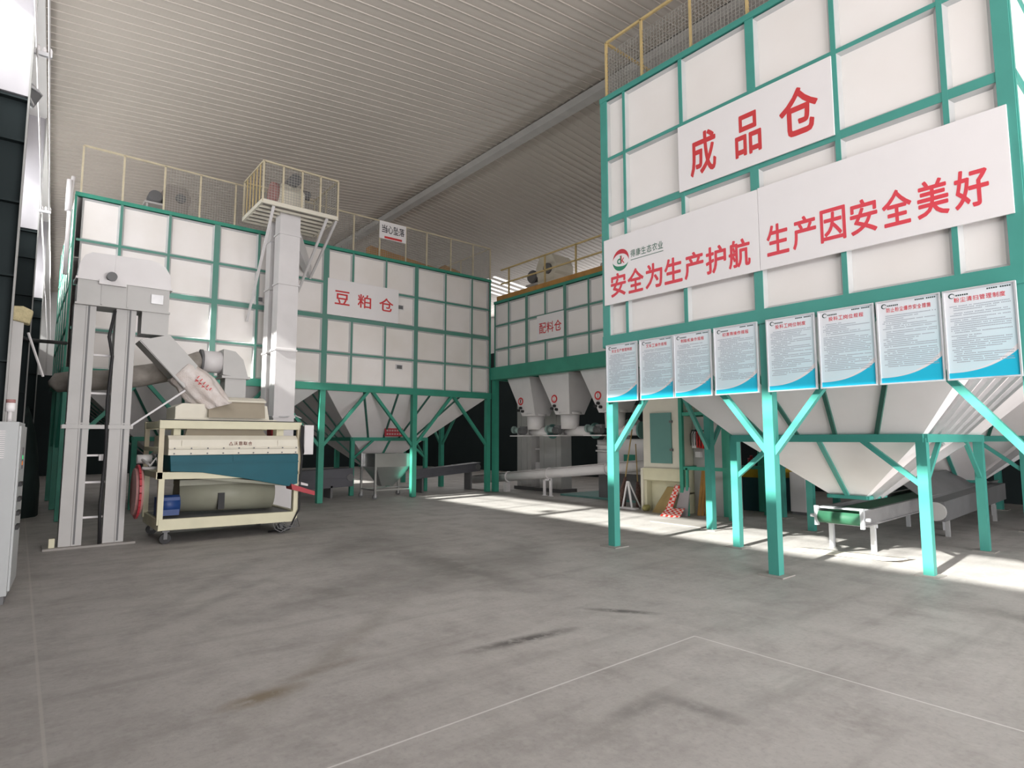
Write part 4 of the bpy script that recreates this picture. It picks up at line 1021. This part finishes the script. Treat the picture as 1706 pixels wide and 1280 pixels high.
# mixer
t = thing('mixing_machine', 'white flat-drum mixer behind the corner leg with small green window', 'machine', (12.7, 10.4, 0))
m = MB(); m.cyl((12.75, 10.9, 0.72), (12.75, 10.9, 1.28), 0.55, n=32); m.box(12.2, 13.2, 9.55, 10.8, 0.72, 1.32); m.build('body', GREYL, t, world=True)
m = MB(); m.cyl((12.75, 10.9, 1.28), (12.75, 10.9, 1.32), 0.6, n=32); m.cyl((12.75, 10.9, 1.42), (12.75, 10.9, 1.46), 0.58, n=32); m.cyl((12.75, 10.9, 1.3), (12.75, 10.9, 1.6), 0.55, n=32); m.cyl((12.75, 10.9, 1.6), (12.75, 10.9, 1.9), 0.4, 0.18, n=24); m.box(12.18, 13.2, 9.53, 10.5, 1.32, 1.62); m.build('lid', GREYL, t, world=True)
bx(12.17, 12.2, 9.85, 10.2, 0.98, 1.22).build('inspection_window', GREEN2, t, world=True)
bx(12.3, 13.2, 9.7, 11.2, 0.0, 0.72).build('pedestal', GREYD, t, world=True)
m = MB(); m.cyl((12.3, 10.15, 1.98), (12.3, 9.85, 1.98), 0.16, n=18); m.box(12.1, 12.6, 9.75, 10.25, 1.72, 1.80); m.cyl((12.4, 10.0, 2.1), (12.4, 10.0, 2.5), 0.07); m.build('motor', GREYL, t, world=True)
# platform strip under it
tag(bx(12.2, 14.2, 9.0, 12.6, 0, 0.05).build('floor_plinth', DOORG), 'low green plinth on the floor under the mixer', 'plinth')

# elevator legs below the batching bin
t = thing('bucket_elevator', 'grey elevator legs standing under the batching bin', 'elevator', (12.95, 14.2, 0))
for (ya, yb) in ((15.25, 14.55), (14.15, 13.18)):
    m = MB(); m.box(12.8, 13.25, yb, ya, 0.05, 2.9); m.box(12.785, 12.8, yb + 0.2, yb + 0.215, 0.05, 2.9); m.box(12.785, 12.8, ya - 0.2, ya - 0.215, 0.05, 2.9); m.build('leg_casing', GREY, t, world=True)
bx(12.7, 13.4, 13.1, 15.3, 0, 0.1).build('boot', GREYD, t, world=True)
for z in (0.75, 1.3): br((13.0, 14.55, z), (13.0, 14.15, z), 0.05, 0.25 if z < 1 else 0.05).build('spacer', GREYL, t, world=True)

# white dust-filter cabinet with green access door
t = thing('dust_filter_cabinet', 'tall white filter cabinet with large green access door', 'cabinet', (11.6, 8.2, 0))
YL, YR = 8.72, 7.69
bx(11.1, 12.3, YR, YL, 0.95, 3.28).build('body', CREAML, t, world=True, bevel=0.01)
dg = bx(11.07, 11.1, 7.93, 8.50, 1.08, 2.2).build('access_door', DOORG, t, world=True, bevel=0.006)
m = MB()
for z in (1.38, 2.0): m.box(11.04, 11.08, 7.89, 7.96, z - 0.025, z + 0.025)
m.build('latch', GREYD, t, parent=dg, world=True)
m = MB(); m.prism([(11.08, YL, 0.95), (11.08, YL, 0.70), (11.2, YL, 0.66), (12.3, YL, 0.66), (12.3, YL, 0.95)], (0, YR - YL, 0)); m.bar((11.07, YL, 0.95), (11.07, YR, 0.95), 0.03, 0.03); m.build('collector_trough', CREAM, t, world=True)
m = MB(); m.box(11.12, 12.3, YL - 0.06, YL, 0, 0.68); m.box(11.3, 12.3, 8.05, YL - 0.06, 0, 0.68); m.box(11.3, 12.3, YR, 8.05, 0.42, 0.68); m.box(11.3, 12.3, YR, YR + 0.1, 0, 0.45); m.build('base', CREAM, t, world=True)
bx(11.06, 11.14, YL, YL + 0.06, 0, 0.95).build('corner_leg', CREAML, t, world=True)

# items in front of it
t = thing('broom', 'worn twig broom leaning behind the corner leg of the right bin', 'broom', (11.2, 9.45, 0))
m = MB(); m.loft([m.ring((11.15, 9.45, 0.02), (0, -.1, 1), .15, 16, .07), m.ring((11.18, 9.40, 0.4), (0, -.1, 1), .11, 16, .05), m.ring((11.2, 9.35, 0.72), (0, -.1, 1), .035, 16, .03)]); m.build('bristles', STRAW, t, world=True)
MB().cyl((11.2, 9.36, 0.65), (11.3, 9.20, 1.85), 0.016, n=10).build('handle', CARD, t, world=True)
t = thing('broom', 'second twig broom lying dark behind the white A-frame stand', 'broom', (11.4, 9.15, 0))
m = MB(); m.loft([m.ring((11.45, 9.1, 0.02), (0, .1, 1), .17, 16, .06), m.ring((11.5, 9.2, 0.35), (0, .1, 1), .1, 16, .05), m.ring((11.52, 9.25, 0.6), (0, .1, 1), .03, 16, .03)]); m.build('bristles', STRAW, t, world=True)
MB().cyl((11.52, 9.24, 0.55), (11.62, 9.36, 1.5), 0.014, n=10).build('handle', CARD, t, world=True)
t = thing('folding_stand', 'small white A-frame stand on the floor beside the filter cabinet', 'stand', (11.1, 9.2, 0))
m = MB()
for s in (-1, 1): m.bar((11.05, 9.18 + s * 0.14, 0.03), (11.08, 9.18 + s * 0.02, 0.62), 0.03, 0.03, up=(1, 0, 0))
m.bar((11.08, 9.15, 0.62), (11.08, 9.21, 0.62), 0.03); m.build('front_legs', BOARD, t, world=True)
m = MB()
for s in (-1, 1): m.bar((11.35, 9.18 + s * 0.14, 0.03), (11.1, 9.18 + s * 0.02, 0.62), 0.025, 0.025, up=(1, 0, 0))
m.build('rear_legs', BOARD, t, world=True)
bx(10.98, 11.12, 8.9, 9.36, 0, 0.035).build('foot_plate', BOARD, t, world=True)
m = MB(); m.prism([(10.95, 8.4, 0.0), (10.95, 7.95, 0.0), (11.2, 7.95, 0.55), (11.25, 8.2, 0.55)], (0.015, 0, 0.01))
tag(m.build('cardboard_sheet', CARD), 'cardboard sheet leaning on the base of the filter cabinet', 'cardboard')
m = MB()
for i in range(4): m.ball((10.98 + 0.05 * i, 8.62 + 0.03 * (i % 2), 0.06 + 0.02 * (i % 2)), 0.06, 7)
tag(m.build('crumpled_bag', mat('yellowish_plastic', (0.36, 0.32, 0.12), 0.6)), 'small crumpled yellowish bag beside the cabinet leg', 'bag')
# red/white striped barrier boot
t = thing('barrier_board', 'red and white striped barrier piece leaning beside the cardboard', 'barrier', (10.6, 7.7, 0))
CHK = mat('red_white_check', (0.70, 0.04, 0.03), 0.5)
nt = CHK.node_tree; ck = nt.nodes.new('ShaderNodeTexChecker'); ck.inputs['Scale'].default_value = 16; ck.inputs[1].default_value = (0.72, 0.05, 0.03, 1); ck.inputs[2].default_value = (0.78, 0.62, 0.58, 1)
nt.links.new([n for n in nt.nodes if n.type == 'TEX_COORD'][0].outputs['Object'], ck.inputs['Vector']); nt.links.new(ck.outputs[0], nt.nodes['Principled BSDF'].inputs['Base Color'])
m = MB(); m.prism([(10.55, 7.9, 0.0), (10.55, 7.42, 0.0), (10.72, 7.42, 0.16), (10.72, 7.72, 0.14), (10.95, 7.66, 0.62), (10.95, 7.78, 0.62), (10.7, 7.86, 0.12)], (0.05, 0, 0.02)); m.build('striped_panel', CHK, t, world=True)
m = MB(); m.prism([(10.8, 7.7, 0.0), (10.8, 7.40, 0.0), (11.0, 7.45, 0.6), (11.0, 7.66, 0.6)], (0.03, 0, 0)); m.build('grey_panel', mat('dull_grey_panel', (0.34, 0.31, 0.32), 0.6), t, world=True)

# green freight-lift frame with mesh and its switch boxes
t = thing('lift_cage', 'dark green open steel cage frame under the right bin', 'cage', (11.6, 7.0, 0))
for (x, y) in ((11.0, 7.62), (11.0, 6.5), (12.4, 7.62), (12.4, 6.5)): br((x, y, 0), (x, y, 2.9), 0.08, 0.08, up=(1, 0, 0)).build('post', GREEN2, t, world=True)
m = MB()
for z in (1.0, 2.15): m.bar((11.0, 7.62, z), (11.0, 6.5, z), 0.05, 0.07); m.bar((12.4, 7.62, z), (12.4, 6.5, z), 0.05, 0.07); m.bar((11.0, 7.62, z), (12.4, 7.62, z), 0.05, 0.07)
m.build('cross_rails', GREEN2, t, world=True)
for y in (7.5, 6.9): br((11.0, y, 0.0), (11.0, y, 1.0), 0.05, 0.05, up=(1, 0, 0)).build('gate_bar', GREEN2, t, world=True)
m = MB()
for i in range(14): m.bar((11.02, 7.6 - i * 0.08, 2.15), (11.02, 7.6 - i * 0.08, 2.85), 0.006, 0.006, up=(1, 0, 0))
for i in range(9): m.bar((11.02, 7.6, 2.15 + i * 0.085), (11.02, 6.52, 2.15 + i * 0.085), 0.006, 0.006)
m.build('wire_mesh', GREEN2, t, world=True)
bx(11.5, 11.52, 6.55, 7.66, 0.0, 2.1).build('back_sheet', GREY, t, world=True)
for k, (y, z, mm) in enumerate(((7.60, 1.62, BOARD), (7.545, 1.62, BOARD), (7.485, 1.63, EXTR), (7.42, 1.62, EXTR), (7.355, 1.61, EXTR))):
    tt = thing('fire_extinguisher', ('white slim bottle hanging first from the left in the green cage', 'white slim bottle hanging second from the left in the green cage', 'red extinguisher hanging next to the white bottles in the green cage', 'middle one of three red extinguishers in the green cage', 'red extinguisher nearest the green leg in the cage')[k], 'fire extinguisher', (11.4, y, z - 0.2), 0, 'bottles hanging in the green cage')
    mb = MB(); mb.cyl((11.4, y, z - 0.2), (11.4, y, z + 0.12), 0.027, n=16); mb.cyl((11.4, y, z + 0.12), (11.4, y, z + 0.17), 0.027, 0.012, n=16); mb.build('cylinder', mm, tt, world=True)
    mb = MB(); mb.box(11.37, 11.43, y - 0.02, y + 0.02, z + 0.17, z + 0.2); mb.tube([(11.38, y, z + 0.18), (11.35, y + 0.03, z + 0.1), (11.36, y + 0.03, z - 0.15)], 0.008); mb.build('valve', BLACKM, tt, world=True)
tag(bx(11.42, 11.5, 7.44, 7.57, 1.22, 1.34).build('switch_box', BOARD), 'small white switch box in the cage below the red extinguishers', 'switch')
t = thing('plank_bundle', 'orange-brown timber planks standing in the green cage', 'planks', (11.3, 6.95, 0))
for i in range(3): br((11.2 + 0.04 * i, 7.38 - 0.06 * i, 0), (11.45, 7.40 - 0.05 * i, 1.0), 0.06, 0.02, up=(1, 0, 0)).build('plank', ORANGE, t, world=True)
# plate on the floor
tag(bx(9.7, 10.9, 6.3, 7.5, 0, 0.012).build('floor_plate', PAD), 'thin steel plate on the floor in front of the green cage', 'plate')
# bench further back
t = thing('work_bench', 'blue bench with yellow top edge deep under the right bin', 'bench', (13.2, 7.3, 0))
bx(12.9, 13.6, 6.5, 8.5, 0.75, 0.95).build('top', mat('yellow_bench', (0.55, 0.36, 0.03), 0.5), t, world=True)
bx(12.95, 13.6, 6.55, 8.45, 0.0, 0.75).build('front', mat('blue_bench', (0.03, 0.10, 0.13), 0.5), t, world=True)
for i in range(4):
    c = (13.0 + 0.1 * (i % 2), 6.8 + 0.4 * i, 0.95)
    k = MB(); k.cyl(c, (c[0], c[1], 1.12 + 0.06 * (i % 3)), 0.06 + 0.02 * (i % 2), n=14); k.cyl((c[0], c[1], 1.12 + 0.06 * (i % 3)), (c[0], c[1], 1.18 + 0.06 * (i % 3)), 0.03, n=10)
    tag(k.build('canister', (GREYL, REDP, GREEN2, CREAM)[i], loc=c), ('grey canister', 'red canister', 'green canister', 'cream canister')[i] + ' standing on the yellow-edged bench', 'canister', 'canisters on the bench')
t = thing('metal_locker', 'pale grey locker standing behind the right bin hopper', 'locker', (13.2, 6.1, 0))
bx(13.0, 13.4, 5.92, 6.28, 0.06, 0.9).build('body', GREYL, t, world=True, bevel=0.006); bx(12.985, 13.0, 5.95, 6.25, 0.1, 0.86).build('door', GREYL, t, world=True)
bx(13.02, 13.38, 5.94, 6.26, 0, 0.06).build('plinth', GREYD, t, world=True)

# sheet on the floor under the conveyor end
m = MB(); vs = []; fs = []; n = 14
rnd = random.Random(11)
for i in range(n + 1):
    for j in range(6):
        u, v = i / n, j / 5
        x = 8.70 + 0.42 * v + 0.25 * u; y = 4.30 - 1.38 * u - 0.05 * v
        vs.append((x + rnd.uniform(-.012, .012), y + rnd.uniform(-.012, .012), 0.006 + 0.014 * abs(math.sin(u * 9 + v * 3)) * (0.4 + v * (1 - v)) + (0.05 * max(0, u - 0.9) * 6 * (1 - v))))
for i in range(n):
    for j in range(5): fs.append((i * 6 + j, (i + 1) * 6 + j, (i + 1) * 6 + j + 1, i * 6 + j + 1))
m.add(vs, fs, True)
o = m.build('plastic_sheet', PAPER, loc=(8.9, 3.7, 0)); tag(o, 'crumpled off-white sheet on the floor under the conveyor end', 'sheet')
sd_ = o.modifiers.new('thick', 'SOLIDIFY'); sd_.thickness = 0.004

# ------------------------------------------------------------------ left edge: control cabinet, foam-capped post, floodlight, cables
t = thing('control_cabinet', 'grey electrical control cabinet at the left edge with warning lamp', 'cabinet', (0.0, 7.75, 0), math.radians(-3.5))
W, Dp, Hh = 0.85, 0.52, 1.78
bx(-Dp, 0, 0, W, 0.08, Hh).build('body', CABG, t, bevel=0.006)
bx(-Dp + 0.02, -0.02, 0.02, W - 0.02, 0, 0.08).build('plinth', GREYD, t)
d = bx(0, 0.02, 0.03, W - 0.03, 0.12, Hh - 0.04).build('door', CABG, t, bevel=0.004)
m = MB()
for i in range(14): m.box(-Dp + 0.12, -0.1, -0.012, 0.002, 1.42 + i * 0.02, 1.43 + i * 0.02)
m.build('vent_louvres', GREYL, t)
for y in (0.22,):
    s_ = bx(0.018, 0.03, y - 0.02, y + 0.2, 1.30, 1.52).build('display', GREYD, t)
    bx(0.029, 0.033, y + 0.02, y + 0.09, 1.40, 1.44).build('green_readout', GLOWG, t, parent=s_); bx(0.029, 0.033, y + 0.02, y + 0.09, 1.34, 1.38).build('amber_readout', GLOWO, t, parent=s_)
for z in (1.15, 1.0, 0.86, 0.72):
    bx(0.02, 0.045, 0.12, 0.36, z - 0.02, z + 0.02).build('switch_handle', BLACKM, t)
m = MB(); m.cyl((-0.1, 0.3, Hh), (-0.1, 0.3, Hh + 0.14), 0.022, n=12)
b_ = m.build('beacon_stem', GREYL, t)
m = MB(); m.cyl((-0.1, 0.3, Hh + 0.11), (-0.1, 0.3, Hh + 0.2), 0.042, n=16); m.build('beacon_body', BOARD, t, parent=b_)
m = MB(); m.cyl((-0.1, 0.3, Hh + 0.2), (-0.1, 0.3, Hh + 0.235), 0.04, n=16); m.build('beacon_lens', PINK, t, parent=b_)
MB().cyl((-0.2, -0.01, 1.30), (-0.2, 0.002, 1.30), 0.015, n=10).build('lock', BLACKM, t)
t = thing('capped_post', 'grey box post with yellow foam cap behind the control cabinet', 'post', (-0.09, 10.0, 0))
bx(-0.155, -0.03, 9.94, 10.06, 0, 3.2).build('box_post', GREY, t, world=True, bevel=0.005)
m = MB(); m.prism([(-0.17, 9.9, 3.14), (0.03, 9.9, 3.1), (0.06, 9.9, 3.28), (-0.05, 9.9, 3.33), (-0.17, 9.9, 3.32)], (0, 0.2, 0)); m.build('foam_cap', FOAM, t, world=True, bevel=0.02)
br((0.02, 10.0, 3.0), (0.21, 10.2, 2.45), 0.02, 0.02).build('stay_rod', GREYL, t, world=True)
m = MB(); m.tube([(-0.2, 14.0, 3.52), (0.05, 14.0, 3.42), (0.3, 14.2, 3.45), (0.62, 14.6, 3.5)], 0.035); tag(m.build('hose', BLACKM, loc=(0.1, 14, 3.4)), 'black hose crossing from the left wall to the back bin corner', 'hose')
# floodlight
t = thing('floodlight', 'rectangular floodlight on a bracket high on the nearest left column', 'floodlight', (-0.12, 9.25, 5.7))
m = MB(); m.bar((-0.16, 9.1, 5.93), (-0.06, 9.3, 5.97), 0.02, 0.03); m.bar((-0.16, 9.1, 5.8), (-0.1, 9.3, 5.77), 0.02, 0.03); m.build('bracket', ALU, t, world=True)
c = Vector((-0.115, 9.32, 5.90)); nrm = Vector((0.85, -0.35, -0.45)).normalized(); sdv = nrm.cross(Vector((0, 0, 1))).normalized(); up = sdv.cross(nrm)
def slab(c, a, b, w, h, th, n_):
    return [[c + a * (sx * w) + b * (sz * h) + n_ * k for sx, sz in ((-1, -1), (1, -1), (1, 1), (-1, 1))] for k in (0, th)]
MB().loft(slab(c, sdv, up, 0.15, 0.11, -0.05, nrm), True, False).build('housing', STEEL, t, world=True)
MB().loft(slab(c + nrm * 0.002, sdv, up, 0.13, 0.09, 0.006, nrm), True, False).build('glass', GREYD, t, world=True)
for y, z, lab in ((9.2, 6.36, 'white insulator bracket above the floodlight'), (14.5, 6.0, 'white insulator bracket on the second left column')):
    xe = XW(y) + 0.5
    t = thing('insulator_bracket', lab, 'bracket', (xe, y, z))
    bx(xe - 0.02, xe + 0.17, y - 0.15, y - 0.11, z - 0.03, z + 0.02).build('arm', ALU, t, world=True)
    for i in range(3):
        k = MB(); k.cyl((xe + 0.03 + 0.06 * i, y - 0.13, z + 0.02), (xe + 0.03 + 0.06 * i, y - 0.13, z + 0.06), 0.018, 0.024, 12); k.cyl((xe + 0.03 + 0.06 * i, y - 0.13, z + 0.06), (xe + 0.03 + 0.06 * i, y - 0.13, z + 0.09), 0.024, 0.012, 12); k.build('insulator', BOARD, t, world=True)
for dx, lab in ((0.03, 'inner pale cable strung along the left columns'), (0.15, 'outer pale cable strung along the left columns')):
    m = MB(); pts = []
    for i in range(22):
        y = -1 + i * 34.8 / 21; x = XW(y) + 0.5 + dx; z = 6.4 - 0.35 * min(1, max(0, (y - 9) / 6)) - 0.08 * abs(math.sin(y * 0.52))
        pts.append((x, y, z))
    m.tube(pts, 0.011, 6); tag(m.build('cable', BOARD, loc=(0, 10, 6)), lab, 'cable')
# covered heap in the dark beyond the elevator
m = MB(); rings = []
rnd = random.Random(9)
for i, (z, r) in enumerate(((0, .85), (.6, .82), (1.2, .7), (1.7, .5), (2.1, .25), (2.3, .05))):
    rings.append([Vector((0.12 + r * 0.36 * math.cos(2 * PI * k / 26) * (1 + rnd.uniform(-.06, .06)), 16.7 + r * math.sin(2 * PI * k / 26) * (1 + rnd.uniform(-.06, .06)), z + rnd.uniform(-.04, .04) * (i > 0))) for k in range(26)])
m.loft(rings, True, True)
tag(m.build('covered_heap', TARP, loc=(0.12, 16.7, 0)), 'dark green covered heap in the shade behind the control cabinet', 'heap')
